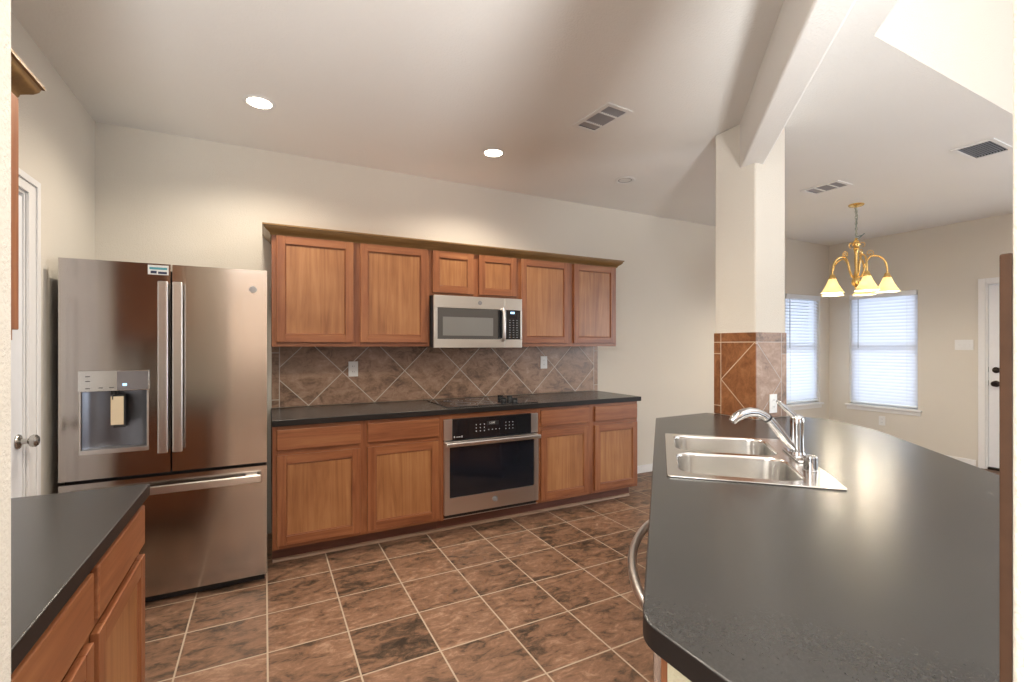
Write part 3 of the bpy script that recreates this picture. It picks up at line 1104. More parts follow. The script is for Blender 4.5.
for i in range(3):
    for j in range(3):
        dot(ow * .32 + i * .033, cz + .05 + j * .024, .0042)
        dot(ow * .635 + i * .030, cz + .05 + j * .024, .0036)
for i in range(4):
    dot(ow * .45 + i * .03, cz + .054, .0036)
for xa, xb, za, zb in ((.075, .081, .015, .028), (.092, .125, .018, .022), (.132, .140, .014, .028)):
    MB().box(xa, xb, -0.0214, -0.0210, cz + za, cz + zb).build('printed_mark', M['legend'], cp)
dz0, dz1 = 0.030, cz - 0.008
b = MB()
b.box(0.0, 0.040, -0.030, -0.001, dz0, dz1, 0.003)
b.box(ow - 0.040, ow, -0.030, -0.001, dz0, dz1, 0.003)
b.box(0.040, ow - 0.040, -0.030, -0.001, dz0, dz0 + 0.122, 0.003)
b.box(0.040, ow - 0.040, -0.030, -0.001, dz1 - 0.030, dz1, 0.003)
dr = b.build('oven_door', M['steel_oven'], root)
MB().box(0.041, ow - 0.041, -0.0285, -0.004, dz0 + 0.1225, dz1 - 0.031, 0.001).build('door_glass', M['oven_glass'], dr)
b = MB()
b.box(0.0, ow, -0.078, -0.055, dz1 - 0.034, dz1 - 0.002, 0.009, 0, 3)
for x in (0.022, ow - 0.022):
    b.box(x - .014, x + .014, -0.060, -0.0295, dz1 - 0.032, dz1 - 0.004, 0.004)
b.build('handle', M['steel_light'], dr)
badge(dr, (ow / 2 + .01, -0.0301, dz0 + .068), 0.022, None)
b = MB().box(0.012, ow - 0.012, -0.010, -0.0005, 0.004, 0.027, 0.001)
b.build('vent_slot', M['black'], root)
MB().box(0.0, ow, -0.012, -0.0105, 0.0, 0.005).build('bottom_trim', M['steel_oven'], root)

# microwave
mx0, mx1, mz0, mz1, my = 1.139, 1.902, 1.352, 1.7565, 3.462
root = thing('microwave', 'stainless over-the-range microwave under the short cabinet', 'microwave', (mx0, my, mz0))
mw, mh = mx1 - mx0, mz1 - mz0
md = BY - 0.011 - my
MB().box(0.003, mw - 0.003, 0.022, md, 0.003, mh).build('microwave_body', M['dark'], root)
dw = mw - 0.160
b = MB()
b.box(0, dw, 0.0, 0.0215, mh - 0.096, mh - .001, 0.003)
b.box(0, dw, 0.0, 0.0215, 0.0, 0.068, 0.003)
b.box(0, 0.030, 0.0, 0.0215, 0.068, mh - 0.096, 0.003)
dr = b.build('microwave_door', M['steel_microwave'], root)
g_ = MB().box(0.0305, dw, 0.002, 0.020, 0.0685, mh - 0.0965, 0.001).build('door_glass', M['mw_glass'], dr)
MB().box(0.072, dw - 0.105, 0.0012, 0.0025, 0.095, mh - 0.165, 0.0004).build('door_window', M['mw_mesh'], dr)
MB().box(dw - 0.062, dw - 0.002, 0.0010, 0.0024, 0.0690, mh - 0.0970, 0.0003).build('dark_band', M['black_glass'], dr)
b = MB()
hx = dw - 0.024
b.tube([(hx, 0.0, 0.064), (hx, -0.020, 0.066), (hx, -0.034, 0.082), (hx, -0.036, mh * .45), (hx, -0.034, mh - 0.112), (hx, -0.020, mh - 0.096), (hx, 0.0, mh - 0.094)], 0.016, 14)
b.build('handle', M['steel_light'], dr)
b = MB()
b.box(dw + .0012, mw, 0.0, 0.0215, mh - 0.096, mh - .001, 0.003)
b.box(dw + .0012, mw, 0.0, 0.0215, 0.0, 0.068, 0.003)
b.box(mw - 0.016, mw, 0.0, 0.0215, 0.068, mh - 0.096, 0.003)
b.build('side_panel', M['steel_microwave'], root)
cp = MB().box(dw + .0012, mw - 0.0165, 0.001, 0.0212, 0.0685, mh - 0.0965, 0.001).build('control_panel', M['black_glass'], root)
MB().box(dw + .052, dw + .090, 0.0003, 0.0009, mh - .126, mh - .110).build('display', M['display_blue'], cp)
for i in range(3):
    for j in range(8):
        MB().box(dw + .040 + i * .033, dw + .053 + i * .033, 0.0003, 0.0009, 0.082 + j * .020, 0.088 + j * .020).build('button', M['button'], cp)
badge(dr, (mw * .50, -0.0001, mh - .048), 0.017, None)
MB().box(0.14, dw - 0.14, 0.05, 0.24, -0.004, 0.0025).build('bottom_vent', M['black'], root)

# ------------------------------------------------------------------ refrigerator
FX0, FX1, FYF = -0.897, 0.013, 3.09
root = thing('refrigerator', 'tall stainless french-door refrigerator with dispenser in the left corner', 'refrigerator', (FX0, FYF, 0))
fw = FX1 - FX0
MB().box(0.004, fw - 0.004, 0.066, 0.765, 0.045, 1.775, 0.004).build('refrigerator_body', M['dark'], root)
XS = 0.4555
DT = 0.058
# left door, built round the dispenser recess
rx0, rx1, rz0, rz1 = 0.083, 0.354, 0.834, 1.138
b = MB()
b.box(0, rx0, 0, DT, 0.696, 1.802, 0.0)
b.box(rx1, XS - 0.004, 0, DT, 0.696, 1.802, 0.0)
b.box(rx0, rx1, 0, DT, 0.696, rz0, 0.0)
b.box(rx0, rx1, 0, DT, rz1, 1.802, 0.0)
ld = b.build('left_door', M['steel'], root, smooth=False)
b = MB()
nseg = 14
t = bmesh.new()
cur = []
for i in range(nseg + 1):
    a = PI * i / nseg
    cur.append((rx0 + (rx1 - rx0) * i / nseg, 0.012 + 0.046 * math.sin(a) ** 0.6))
A = [t.verts.new((x, y, rz0)) for x, y in cur]
B = [t.verts.new((x, y, rz1)) for x, y in cur]
for i in range(nseg):
    t.faces.new((A[i], A[i + 1], B[i + 1], B[i]))
b._merge(t, 0)
rc = b.build('dispenser_recess', M['recess'], ld)
b = MB()
t = bmesh.new()
fl = [t.verts.new((x, y, rz0 + .012)) for x, y in cur] + [t.verts.new((rx1, -0.008, rz0 + .012)), t.verts.new((rx0, -0.008, rz0 + .012))]
t.faces.new(fl)
b._merge(t, 0)
b.box(rx0 - .004, rx1 + .004, -0.011, 0.010, rz0 - 0.012, rz0 + .0115, 0.003)
b.build('drip_tray', M['steel_light'], rc)
for x in (rx0, rx1):
    MB().box(x - .004, x + .004, -0.006, 0.012, rz0, rz1, 0.002).build('recess_trim', M['steel_light'], rc)
cp = MB().box(0.076, 0.361, -0.014, 0.030, 1.138, 1.243, 0.004).build('dispenser_panel', M['steel_plain'], ld)
MB().box(0.230, 0.358, -0.0155, -0.0138, 1.143, 1.238, 0.0005).build('dark_screen', simple('grey_screen', (0.20, 0.19, 0.20), 0.15), cp)
MB().box(0.253, 0.270, -0.0162, -0.0154, 1.164, 1.176).build('display', M['display_blue'], cp)
for x, z in ((0.115, 1.214), (0.115, 1.190), (0.115, 1.154), (0.165, 1.156), (0.208, 1.157)):
    MB().box(x - .009, x + .009, -0.0146, -0.0139, z - .0018, z + .0018).build('printed_mark', M['dark'], cp)
b = MB().box(0.200, 0.225, 0.004, 0.030, 1.118, 1.1375, 0.003)
b.build('spout', M['black'], rc)
b = MB().box(0.205, 0.255, 0.030, 0.036, 0.945, 1.12, 0.003)
b.build('paddle', M['dark'], rc)
# right door
rd = MB().box(XS + 0.004, fw, 0, DT, 0.696, 1.802, 0.0).build('right_door', M['steel'], root, smooth=False)
badge(rd, (0.839, -0.0001, 1.690), 0.019, None)
# handles
for dd, xa, nm in ((ld, 0.4265, 'left'), (rd, 0.4895, 'right')):
    b = MB()
    b.box(xa - 0.0225, xa + 0.0225, -0.060, -0.042, 0.808, 1.706, 0.006, 0, 3)
    for z in (0.86, 1.65):
        b.box(xa - 0.014, xa + 0.014, -0.044, -0.0003, z - .03, z + .03, 0.004)
    b.build('handle', M['steel_light'], dd)
# sticker on the left door
s = MB().box(0.354, 0.444, -0.0012, -0.0002, 1.744, 1.795).build('sticker', M['white'], ld)
tag(s, 'small white sticker with a teal and dark picture')
MB().box(0.361, 0.437, -0.0017, -0.0013, 1.771, 1.783).build('teal_band', M['teal'], s)
b = MB()
b.box(0.366, 0.392, -0.0017, -0.0013, 1.750, 1.764)
b.box(0.398, 0.436, -0.0017, -0.0013, 1.749, 1.761)
b.build('dark_print', M['navy'], s)
# freezer drawer
fd = MB().box(0, fw, 0, DT, 0.050, 0.678, 0.0).build('freezer_drawer', M['steel'], root, smooth=False)
b = MB()
b.box(0.030, fw - 0.030, -0.060, -0.042, 0.597, 0.640, 0.006, 0, 3)
for x in (0.08, fw - 0.08):
    b.box(x - .03, x + .03, -0.044, -0.0003, 0.604, 0.632, 0.004)
b.build('handle', M['steel_light'], fd)
MB().box(0.012, fw - 0.012, 0.045, 0.10, 0.004, 0.0495).build('base_grille', M['black'], root)
b = MB()
b.box(0.02, 0.12, 0.02, 0.16, 1.8025, 1.822, 0.005)
b.box(fw - 0.12, fw - 0.02, 0.02, 0.16, 1.8025, 1.822, 0.005)
b.box(0.02, 0.12, 0.07, 0.16, 1.7755, 1.8025)
b.box(fw - 0.12, fw - 0.02, 0.07, 0.16, 1.7755, 1.8025)
# feet
for x in (0.07, fw - 0.07):
    MB().cyl((x, 0.14, 0), (x, 0.14, 0.046), 0.022, seg=16).build('foot', M['black'], root)
    MB().cyl((x, 0.70, 0), (x, 0.70, 0.046), 0.022, seg=16).build('foot', M['black'], root)
b.bm.free()

# paper tag hanging in the dispenser
root = thing('paper_tag', 'cream card tag hanging in the refrigerator dispenser recess', 'tag', (FX0 + 0.230, FYF - 0.004, 0.965))
MB().box(-0.026, 0.026, -0.0015, 0.0015, 0.0, 0.145, 0.0005, xf=Matrix.Translation((0, -0.006, 0))).build('card', M['cream_tag'], root)
MB().tube([(-0.018, -0.0085, 0.130), (-0.018, -0.0075, 0.146), (-0.016, 0.001, 0.152), (-0.014, 0.0045, 0.160), (-0.014, 0.0046, 0.168)], 0.0022, 8).build('string', M['black'], root)

# ------------------------------------------------------------------ left foreground run (faces +x)
CX = -0.336
root = thing('base_cabinet', 'wooden base cabinet with drawers in the lower left corner, nearest the viewer', 'cabinet', (CX - 0.028, 0.905, 0), R(90), 'wooden cabinets of the left run')
w = 1.940 - 0.905
d = (CX - 0.028) - LX - 0.002
# stiles/rails: two bays, near 0.02..0.50, far 0.55..1.0
carcass(root, w, d, BZ0, BZ1, [(0, 0.04), (0.488, 0.548), (w - 0.035, w)], [(BZ1 - 0.040, BZ1), (0.69, 0.73), (BZ0, BZ0 + 0.035)])
for p, q in ((0.022, 0.500), (0.536, w - 0.014)):
    drawer_part(root, p, q, 0.724, 0.851)
    door_part(root, p, q, 0.138, 0.692)
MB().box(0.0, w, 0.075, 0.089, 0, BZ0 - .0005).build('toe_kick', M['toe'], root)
b = MB().prism([(LX + 0.002, 0.904), (CX, 0.904), (CX, 1.945), (LX + 0.002, 1.955)], 0.8745, 0.914, 0.004, 0, 1)
tag(b.build('countertop', [M['counter'], M['counter_edge']], recenter=True), 'charcoal countertop in the lower left corner in front of the refrigerator', 'countertop')
root = thing('upper_cabinet', 'wooden wall cabinet seen edge-on at the far left edge', 'cabinet', (-0.656, 0.905, 1.386), R(90), 'wooden cabinets of the left run')
w = 1.912 - 0.905
d = -0.656 - LX - 0.002
carcass(root, w, d, 0, 0.734, [(0, 0.04), (0.47, 0.53), (w - 0.04, w)], [(0.694, 0.734), (0, 0.04)])
door_part(root, 0.02, 0.482, 0.03, 0.706)
door_part(root, 0.518, w - 0.014, 0.03, 0.706)
b = MB()
XU = Matrix.Translation((-0.656, 0.905, 0)) @ Matrix.Rotation(R(90), 4, 'Z')
b.profile_x(crown_profile(-.0005, 2.1005), 0.0, w + .0005, miter1=1, xf=XU)
pr = crown_profile(0, 2.1005)
t = bmesh.new()
a = [t.verts.new((w + .0005 - y, -.0005 + y, z)) for y, z in pr]
c = [t.verts.new((w + .0005 - y, d, z)) for y, z in pr]
n = len(pr)
for i in range(n):
    t.faces.new((a[i], a[(i + 1) % n], c[(i + 1) % n], c[i]))
t.faces.new(a)
t.faces.new(c[::-1])
bmesh.ops.recalc_face_normals(t, faces=t.faces)
b._merge(t, 0, XU)
tag(b.build('crown_moulding', M['wood_crown'], recenter=True), 'brown crown moulding end at the upper left edge by the pantry door', 'moulding')

# ------------------------------------------------------------------ peninsula
O2 = Vector((1.237, 1.208))
e1 = Vector((math.sqrt(.5), math.sqrt(.5)))
e2 = Vector((math.sqrt(.5), -math.sqrt(.5)))


def sk(a, c):
    p = O2 + e1 * a + e2 * c
    return (p.x, p.y)


def round_poly(pts, n=6):
    """pts: (x, y, radius) -> outline with rounded corners"""
    out = []
    m = len(pts)
    for i, (x, y, r) in enumerate(pts):
        p = Vector((x, y))
        if r <= 0:
            out.append((x, y))
            continue
        a = (Vector(pts[i - 1][:2]) - p)
        c = (Vector(pts[(i + 1) % m][:2]) - p)
        la, lc = a.length, c.length
        a.normalize()
        c.normalize()
        ang = a.angle(c)
        tl = min(r / math.tan(ang / 2), la * .49, lc * .49)
        s, e = p + a * tl, p + c * tl
        for k in range(n + 1):
            f_ = k / n
            q = s * (1 - f_) ** 2 + p * 2 * f_ * (1 - f_) + e * f_ ** 2
            out.append((q.x, q.y))
    return out


top = round_poly([(0.558, 0.600, 0.075), (2.184, 2.226, 0.0), (2.655, 2.243, 0.012), (2.680, 2.205, 0), (2.680, 1.890, 0), (2.995, 1.890, 0),
                  (3.12, 1.72, 0.25), (2.93, 1.355, 0.35), (1.42, -0.24, 0.25), (0.925, -0.30, 0.0), (0.925, 0.190, 0), (0.558, 0.190, 0)])
hole = [sk(.022, .018), sk(.808, .018), sk(.808, .522), sk(.022, .522)]
b = MB().prism(top, 0.872, 0.914, 0.004, 0, 1, holes=[hole])
tag(b.build('countertop', [M['counter'], M['counter_edge']], recenter=True), 'broad charcoal peninsula countertop holding the sink, lower right', 'countertop')

# peninsula cabinet: local x runs along -e1 (far to near), y into the cabinet along e2
PF = -0.020
pfar = O2 + e1 * 1.275 + e2 * PF
root = thing('peninsula_cabinet', 'wooden sink cabinet under the peninsula countertop', 'cabinet', (pfar.x, pfar.y, 0), R(225))
Lp = 1.275 + 0.86
# local x of sink BL (e1=0) is 1.275 ; dishwasher e1 -0.70..-0.095
dwa, dwb = 1.275 + 0.095, 1.275 + 0.70
b = MB()
b.box(0, dwa, 0.0005, 0.018, BZ0, 0.8715)
b.box(dwb, Lp, 0.0, 0.018, BZ0, 0.8715, 0.001)
b.box(0, 0.016, 0.018, 0.60, BZ0, 0.8715)
b.box(dwa - .016, dwa, 0.018, 0.60, BZ0, 0.8715)
b.box(dwb, dwb + .016, 0.018, 0.60, BZ0, 0.8715)
b.box(0.016, dwa - .016, 0.018, 0.60, BZ0, BZ0 + .016)
b.build('carcass', [M['wood_v']], root)
for p, q in ((0.03, 0.40), (0.45, 0.885), (0.915, 1.345)):
    drawer_part(root, p, q, 0.724, 0.851)
    door_part(root, p, q, 0.138, 0.692)
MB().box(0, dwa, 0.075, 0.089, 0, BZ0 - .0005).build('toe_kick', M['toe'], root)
# painted half wall carrying the bar side
hw = [(0.600, 0.205), (0.930, 0.205), (0.980, -0.10), (1.12, -0.10), (2.72, 1.50), (2.93, 1.74), (2.93, 1.885), (2.66, 1.885), (2.61, 1.66),
      (0.985, 0.035 + .2), (0.715, 0.235), (0.715, 0.585), (0.600, 0.585)]
b = MB().prism(hw, 0, 0.8715)
struct(b, 'trim_2', M['halfwall'], 'cream half wall under the near corner of the peninsula', 'half wall')

# dishwasher
dp = O2 + e1 * (-0.095) + e2 * PF
root = thing('dishwasher', 'dishwasher with bowed steel handle under the peninsula counter edge', 'dishwasher', (dp.x, dp.y, 0), R(225))
dwid = 0.603
MB().box(0.004, dwid - .004, 0.020, 0.58, 0.10, 0.860).build('tub', M['dark'], root)
dd = MB().box(0.002, dwid - .002, -0.016, 0.0195, 0.12, 0.866, 0.004).build('dishwasher_door', M['steel'], root)
b = MB()
hp = []
for i in range(25):
    f_ = i / 24
    x = 0.035 + (dwid - 0.07) * f_
    hp.append((x, -0.024 - 0.050 * math.sin(PI * f_) ** 0.75, 0.80))
b.tube(hp, 0.012, 14, flat=1.0)
for x in (0.035, dwid - .035):
    b.box(x - .014, x + .014, -0.036, -0.0155, 0.785, 0.815, 0.004)
b.build('handle', M['steel_light'], dd)
MB().box(0.01, dwid - .01, 0.06, 0.075, 0.004, 0.118).build('kick_plate', M['black'], root)

# sink: local x along e1, y along e2 (left-handed pair), so build straight in world axes
sroot = thing('kitchen_sink', 'double-bowl stainless sink set into the peninsula countertop', 'sink', (O2.x, O2.y, 0.9145))
XSK = Matrix(((e1.x, e2.x, 0, 0), (e1.y, e2.y, 0, 0), (0, 0, 1, 0), (0, 0, 0, 1)))


def rrect(x0, x1, y0, y1, r, n=6):
    pts = []
    for cx, cy, a0 in ((x1 - r, y1 - r, 0), (x0 + r, y1 - r, 90), (x0 + r, y0 + r, 180), (x1 - r, y0 + r, 270)):
        for k in range(n + 1):
            a = R(a0 + 90 * k / n)
            pts.append((cx + r * math.cos(a), cy + r * math.sin(a)))
    return pts


bowls = [(0.048, 0.398, 0.040, 0.447), (0.432, 0.800, 0.040, 0.447)]
b = MB().prism(rrect(0.0, 0.83, 0.0, 0.54, 0.014), 0.0, 0.0055, 0.002, holes=[rrect(*q, 0.075) for q in bowls], xf=XSK)
# raised outer lip and back ledge
b.build('rim', M['sink_steel'], sroot)
for q in bowls:
    t = bmesh.new()
    prof = [(0.0, 0.0055), (0.003, 0.002), (0.006, -0.006), (0.012, -0.13), (0.020, -0.155), (0.045, -0.172), (0.09, -0.176)]
    rings = []
    for ins, z in prof:
        rr = max(0.075 - ins * 0.6, 0.02)
        rings.append([t.verts.new((x, y, z)) for x, y in rrect(q[0] + ins, q[1] - ins, q[2] + ins, q[3] - ins, rr)])
    for A, B in zip(rings[:-1], rings[1:]):
        m_ = len(A)
        for k in range(m_):
            t.faces.new((A[k], A[(k + 1) % m_], B[(k + 1) % m_], B[k]))
    t.faces.new(rings[-1])
    bmesh.ops.recalc_face_normals(t, faces=t.faces)
    bb = MB()
    bb._merge(t, 0, XSK)
    bo = bb.build('bowl', M['sink_steel'], sroot)
    c = XSK @ Vector(((q[0] + q[1]) / 2, (q[2] + q[3]) / 2, -0.1755))
    MB().lathe([(0, .001), (.018, .001), (.020, .003), (.040, .004), (.043, .001), (.043, 0)], c).build('drain', M['chrome'], bo)

# faucet (points read off the photo, base on the sink deck)
fb = Vector((1.914, 1.169, 0.920))
root = thing('faucet', 'chrome pull-out kitchen faucet with lever, behind the sink bowls', 'faucet', fb)
b = MB()
b.box(-0.125, 0.125, -0.027, 0.027, 0.0005, 0.010, 0.005, 0, 3, xf=Matrix.Rotation(R(45), 4, 'Z'))
b.build('deck_plate', M['chrome'], root)
b = MB().lathe([(0, .010), (.029, .010), (.029, .016), (.0255, .022), (.0245, .10), (.0255, .135), (.026, .150), (.022, .163), (.012, .170), (0, .172)], seg=32)
b.build('faucet_body', M['chrome'], root)
u = Vector((-0.80, 0.42, 0)).normalized()
sp_pts = [(0.012, 0.034), (0.040, 0.060), (0.075, 0.105), (0.110, 0.146), (0.135, 0.166), (0.163, 0.178), (0.193, 0.180), (0.222, 0.173), (0.246, 0.158), (0.262, 0.142)]
sp_r = [0.0165, 0.0175, 0.0175, 0.017, 0.0165, 0.018, 0.0195, 0.020, 0.019, 0.016]
so = MB().tube([u * a_ + Vector((0, 0, z)) for a_, z in sp_pts], sp_r, 20).build('spout', M['chrome'], root)
i_ = 3
p = u * 0.118 + Vector((0, 0, 0.153))
dv = (u * 0.025 + Vector((0, 0, 0.026))).normalized()
MB().cyl(p - dv * .004, p + dv * .004, 0.0182, seg=24).build('seam_ring', M['black'], so)
lv = MB().tube([Vector((0, 0, 0.158)) + u * 0.008, Vector((0, 0, 0.175)) + u * .022, Vector((0, 0, 0.195)) + u * .045, Vector((0, 0, 0.214)) + u * .068, Vector((0, 0, 0.226)) + u * .082],
               [0.013, 0.013, 0.011, 0.009, 0.005], 16)
lv.build('lever', M['chrome'], root)
cb = Vector((1.735, 1.011, 0.920))
b = MB().lathe([(0, .0005), (.0255, .0005), (.0255, .004), (.0225, .006), (.0225, .048), (.021, .054), (.012, .057), (0, .0575)], seg=28)
ag = b.build('air_gap_cap', M['chrome'], None)
ag.location = cb
tag(ag, 'short round chrome air gap cap on the sink deck beside the faucet', 'air gap')


# ------------------------------------------------------------------ outlets and switch
def plate(label, loc, rotz, w=0.072, kind='outlet', gangs=1, name='outlet', cat='outlet', group='white outlet plates'):
    root = thing(name, label, cat, loc, rotz, group)
    W_ = w + (gangs - 1) * 0.046
    MB().box(-W_ / 2, W_ / 2, -0.0065, -0.0003, 0, 0.118, 0.0025).build('cover_plate', M['white'], root)
    for g_ in range(gangs):
        x = (g_ - (gangs - 1) / 2) * 0.046
        if kind == 'outlet':
            for z in (0.038, 0.080):
                r_ = MB().lathe([(0, 0), (0.0165, 0), (0.0165, 0.0015), (0, 0.0018)], xf=Matrix.Translation((x, -0.0065, z)) @ Matrix.Rotation(R(90), 4, 'X'), seg=20).build('receptacle', M['white'], root)
                s_ = MB()
                s_.box(x - .0075, x - .0055, -0.0085, -0.0080, z - .004, z + .006)
                s_.box(x + .0055, x + .0075, -0.0085, -0.0080, z - .004, z + .006)
                s_.build('slots', M['dark'], r_)
        else:
            MB().box(x - .005, x + .005, -0.017, -0.0063, 0.052, 0.070, 0.002).build('toggle', M['white'], root)
    return root


TYB = BY - 0.0102
plate('white outlet on the diamond tile left of the microwave, near the refrigerator', (0.616, TYB, 1.127), 0)
plate('white outlet on the tile under the right upper cabinet, past the cooktop knobs', (2.362, TYB, 1.150), 0)
plate('white outlet on the tiled pillar just above the faucet lever', (2.845, PY0 - 0.0082, 0.945), 0)
plate('white outlet low on the nook wall under the wide blind', (RX, 3.228, 0.335), R(-90))
plate('white three-gang switch plate on the wall left of the outside door', (RX, 2.415, 1.318), R(-90), 0.072, 'switch', 3, 'switch_plate', 'switch', 'switch plates')


# ------------------------------------------------------------------ ceiling fixtures
def recessed(loc, lit, label, first=None):
    root = thing('recessed_light', label, 'light', loc, 0, 'round recessed ceiling lights')
    MB().lathe([(0.066, -0.0005), (0.086, -0.0005), (0.088, -0.003), (0.080, -0.007), (0.070, -0.008), (0.066, -0.006)], seg=40, closed=True).build('trim_ring', M['white'], root)
    if lit:
        MB().lathe([(0, -0.0035), (0.040, -0.0035), (0.0655, -0.002), (0.0655, -0.0005), (0, -0.0005)], seg=36).build('lens', M['lamp_on'], root)
    else:
        MB().lathe([(0, -0.0016), (0.052, -0.0012), (0.0655, -0.0035), (0.0655, -0.0005), (0, -0.0005)], seg=36).build('lens', M['lamp_off'], root)
        MB().lathe([(0.05, -0.0035), (0.055, -0.005), (0.058, -0.0035), (0.055, -0.0025)], seg=36, closed=True).build('baffle_ring', M['grey'], root)
    return root


WARM = (1.0, 0.88, 0.72)
recessed((-0.026, 3.128, CZ), True, 'lit round ceiling light above the refrigerator, leftmost')
recessed((1.490, 3.148, CZ), True, 'lit round ceiling light in front of the microwave, middle one')
recessed((2.736, 3.150, CZ), False, 'unlit round ceiling light nearest the pillar')
recessed((-0.026, 1.52, CZ), True, 'lit round ceiling light over the left run, out of the picture')
recessed((1.02, 1.32, CZ), True, 'lit round ceiling light beside the beam, out of the picture')
for x, y in ((-0.026, 3.128), (1.490, 3.148), (-0.026, 1.52), (1.02, 1.32)):
    l = lamp('recessed_lamp', 'SPOT', (x, y, CZ - 0.02), 42, WARM, radius=0.06)
    l.data.spot_size = R(150)
    l.data.spot_blend = 0.6


def vent(loc, rotz, w, d, sections, label):
    """ceiling register seen from below: frame, dark throat and louvre banks; local x across, y along"""
    root = thing('ceiling_vent', label, 'vent', loc, rotz, 'white ceiling vents')
    fr = 0.028
    b = MB()
    b.box(-w / 2, w / 2, -d / 2, -d / 2 + fr, -0.008, -0.0005, 0.002)
    b.box(-w / 2, w / 2, d / 2 - fr, d / 2, -0.008, -0.0005, 0.002)
    b.box(-w / 2, -w / 2 + fr, -d / 2 + fr, d / 2 - fr, -0.008, -0.0005, 0.002)
    b.box(w / 2 - fr, w / 2, -d / 2 + fr, d / 2 - fr, -0.008, -0.0005, 0.002)
    for (y0, y1, dirn) in sections[1:]:
        b.box(-w / 2 + fr, w / 2 - fr, y0 - .005, y0 + .005, -0.008, -0.0005)
    b.build('frame', M['white'], root)
    t = MB()
    a_, c_ = w / 2 - .0255, d / 2 - .0255
    for xa, xb, ya, yb in ((-a_, -a_ + .001, -c_, c_), (a_ - .001, a_, -c_, c_), (-a_, a_, -c_, -c_ + .001), (-a_, a_, c_ - .001, c_)):
        t.box(xa, xb, ya, yb, 0.0, 0.10)
    t.box(-a_, a_, -c_, c_, 0.10, 0.102)
    t.build('duct_throat', M['duct'], root)
    for (y0, y1, dirn) in sections:
        b = MB()
        n_ = max(3, int((w - 2 * fr) / 0.016))
        for k in range(n_):
            x = -w / 2 + fr + (k + .5) * (w - 2 * fr) / n_
            b.box(-.0075, .0075, y0 + .005, y1 - .005, -.0005, .0005, xf=Matrix.Translation((x, 0, 0.0005)) @ Matrix.Rotation(R(dirn), 4, 'Y'))
        b.build('louvres', M['vent_blade'], root, smooth=False)
    return root


for v_ in VENTS:
    vent(*v_)

# ------------------------------------------------------------------ chandelier
ch = Vector((5.272, 2.622, 0))
root = thing('chandelier', 'brass chandelier with five cream glass shades over the breakfast nook', 'chandelier', (ch.x, ch.y, CZ))
MB().lathe([(0, -0.0005), (0.066, -0.0005), (0.068, -0.006), (0.060, -0.016), (0.026, -0.024), (0.010, -0.030), (0, -0.031)], seg=36).build('canopy', M['brass'], root)
# chain with cord
b = MB()
zt, zb = -0.030, -0.345
nl = 11
for k in range(nl):
    z0 = zt - (zt - zb) * (k + .5) / nl
    pts = []
    for j in range(13):
        a = 2 * PI * j / 12
        h_, v_ = 0.010 * math.cos(a), 0.020 * math.sin(a)
        pts.append((h_, 0, z0 + v_) if k % 2 == 0 else (0, h_, z0 + v_))
    b.tube(pts, 0.0030, 6)
b.build('chain', M['chain'], root)
b = MB()
pts = []
for k in range(24):
    f_ = k / 23
    pts.append((0.016 * math.sin(f_ * 9), 0.012 * math.cos(f_ * 7), zt - (zt - zb - 0.02) * f_))
pts += [(0.03, -0.03, zb + .03), (0.05, -0.05, zb + .05), (0.02, -0.02, zb + .01), (0, 0, zb - .01)]
b.tube(pts, 0.0045, 8)
b.build('cord', simple('grey_green_cord', (0.20, 0.27, 0.25), 0.5), root)
b = MB().lathe([(0, -0.335), (0.010, -0.337), (0.014, -0.345), (0.008, -0.355), (0.022, -0.365), (0.030, -0.385), (0.028, -0.41), (0.020, -0.43), (0.030, -0.445),
                (0.020, -0.46), (0.014, -0.50), (0.016, -0.56), (0.013, -0.66), (0.022, -0.72), (0.036, -0.76), (0.040, -0.79), (0.028, -0.815), (0.012, -0.83), (0.014, -0.845), (0, -0.86)], seg=28)
b.build('column', M['brass'], root)
base = R(-63.6)          # view axis of the photo is 63.6 deg from +y here
RA = 0.245
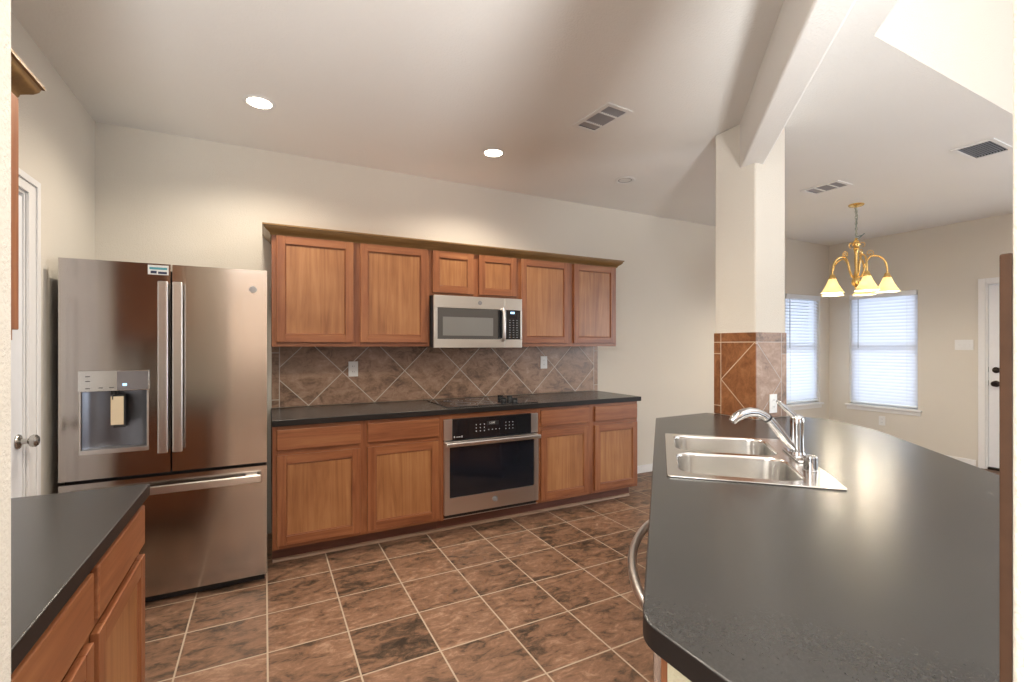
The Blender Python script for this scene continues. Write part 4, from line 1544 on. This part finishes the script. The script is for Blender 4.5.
for k in range(5):
    a = base + R(2) + 2 * PI * k / 5
    dx = Vector((math.cos(a), math.sin(a), 0))
    prof = [(0.018, -0.735), (0.045, -0.715), (0.066, -0.66), (0.083, -0.585), (0.116, -0.535), (0.159, -0.530), (0.202, -0.555), (0.232, -0.600), (RA, -0.665), (RA, -0.72)]
    # smooth the outline
    pts = []
    for i in range(len(prof) - 1):
        p0 = prof[max(i - 1, 0)]
        p1, p2 = prof[i], prof[i + 1]
        p3 = prof[min(i + 2, len(prof) - 1)]
        for s_ in range(4):
            f_ = s_ / 4
            q = [0.5 * ((2 * p1[c_]) + (-p0[c_] + p2[c_]) * f_ + (2 * p0[c_] - 5 * p1[c_] + 4 * p2[c_] - p3[c_]) * f_ ** 2 + (-p0[c_] + 3 * p1[c_] - 3 * p2[c_] + p3[c_]) * f_ ** 3) for c_ in (0, 1)]
            pts.append(dx * q[0] + Vector((0, 0, q[1])))
    pts.append(dx * prof[-1][0] + Vector((0, 0, prof[-1][1])))
    arm = MB().tube(pts, 0.0085, 10).build('arm', M['brass'], root)
    # scroll curl on the arm and leaf by the column top
    sc_ = []
    for i in range(22):
        f_ = i / 21
        rr = 0.034 * (1 - 0.72 * f_)
        th = R(-60) + f_ * 2 * PI * 1.25
        sc_.append(dx * (0.108 + rr * math.cos(th)) + Vector((0, 0, -0.500 + rr * math.sin(th))))
    MB().tube(sc_, 0.0042, 8).build('scroll', M['brass'], arm)
    up_ = []
    for i in range(18):
        f_ = i / 17
        rr = 0.028 * (1 - 0.6 * f_)
        th = R(-90) + f_ * 2 * PI * 0.9
        up_.append(dx * (0.048 + rr * math.cos(th)) + Vector((0, 0, -0.405 + rr * math.sin(th))))
    MB().tube(up_, 0.0038, 8).build('scroll', M['brass'], arm)
    c = dx * RA
    MB().lathe([(0, -0.705), (0.016, -0.707), (0.021, -0.716), (0.029, -0.738), (0.034, -0.742), (0.034, -0.752), (0.012, -0.756), (0, -0.756)], c, 24).build('socket_cup', M['brass'], arm)
    sh = MB().lathe([(0.030, -0.750), (0.037, -0.766), (0.050, -0.800), (0.066, -0.832), (0.083, -0.862), (0.098, -0.885), (0.102, -0.893),
                     (0.098, -0.892), (0.093, -0.884), (0.078, -0.861), (0.061, -0.832), (0.045, -0.800), (0.032, -0.766), (0.026, -0.752)], c, 36, closed=True)
    sh = sh.build('glass_shade', M['shade'], arm)
    MB().lathe([(0, -0.757), (0.013, -0.758), (0.014, -0.775), (0.026, -0.800), (0.029, -0.818), (0.024, -0.836), (0.010, -0.846), (0, -0.848)], c, 20).build('bulb', M['lamp_on'], arm)
    wl = ch + Vector((c.x, c.y, CZ - 0.872))
    lamp('chandelier_lamp', 'POINT', wl, 4.4, (1.0, 0.88, 0.70), radius=0.03)
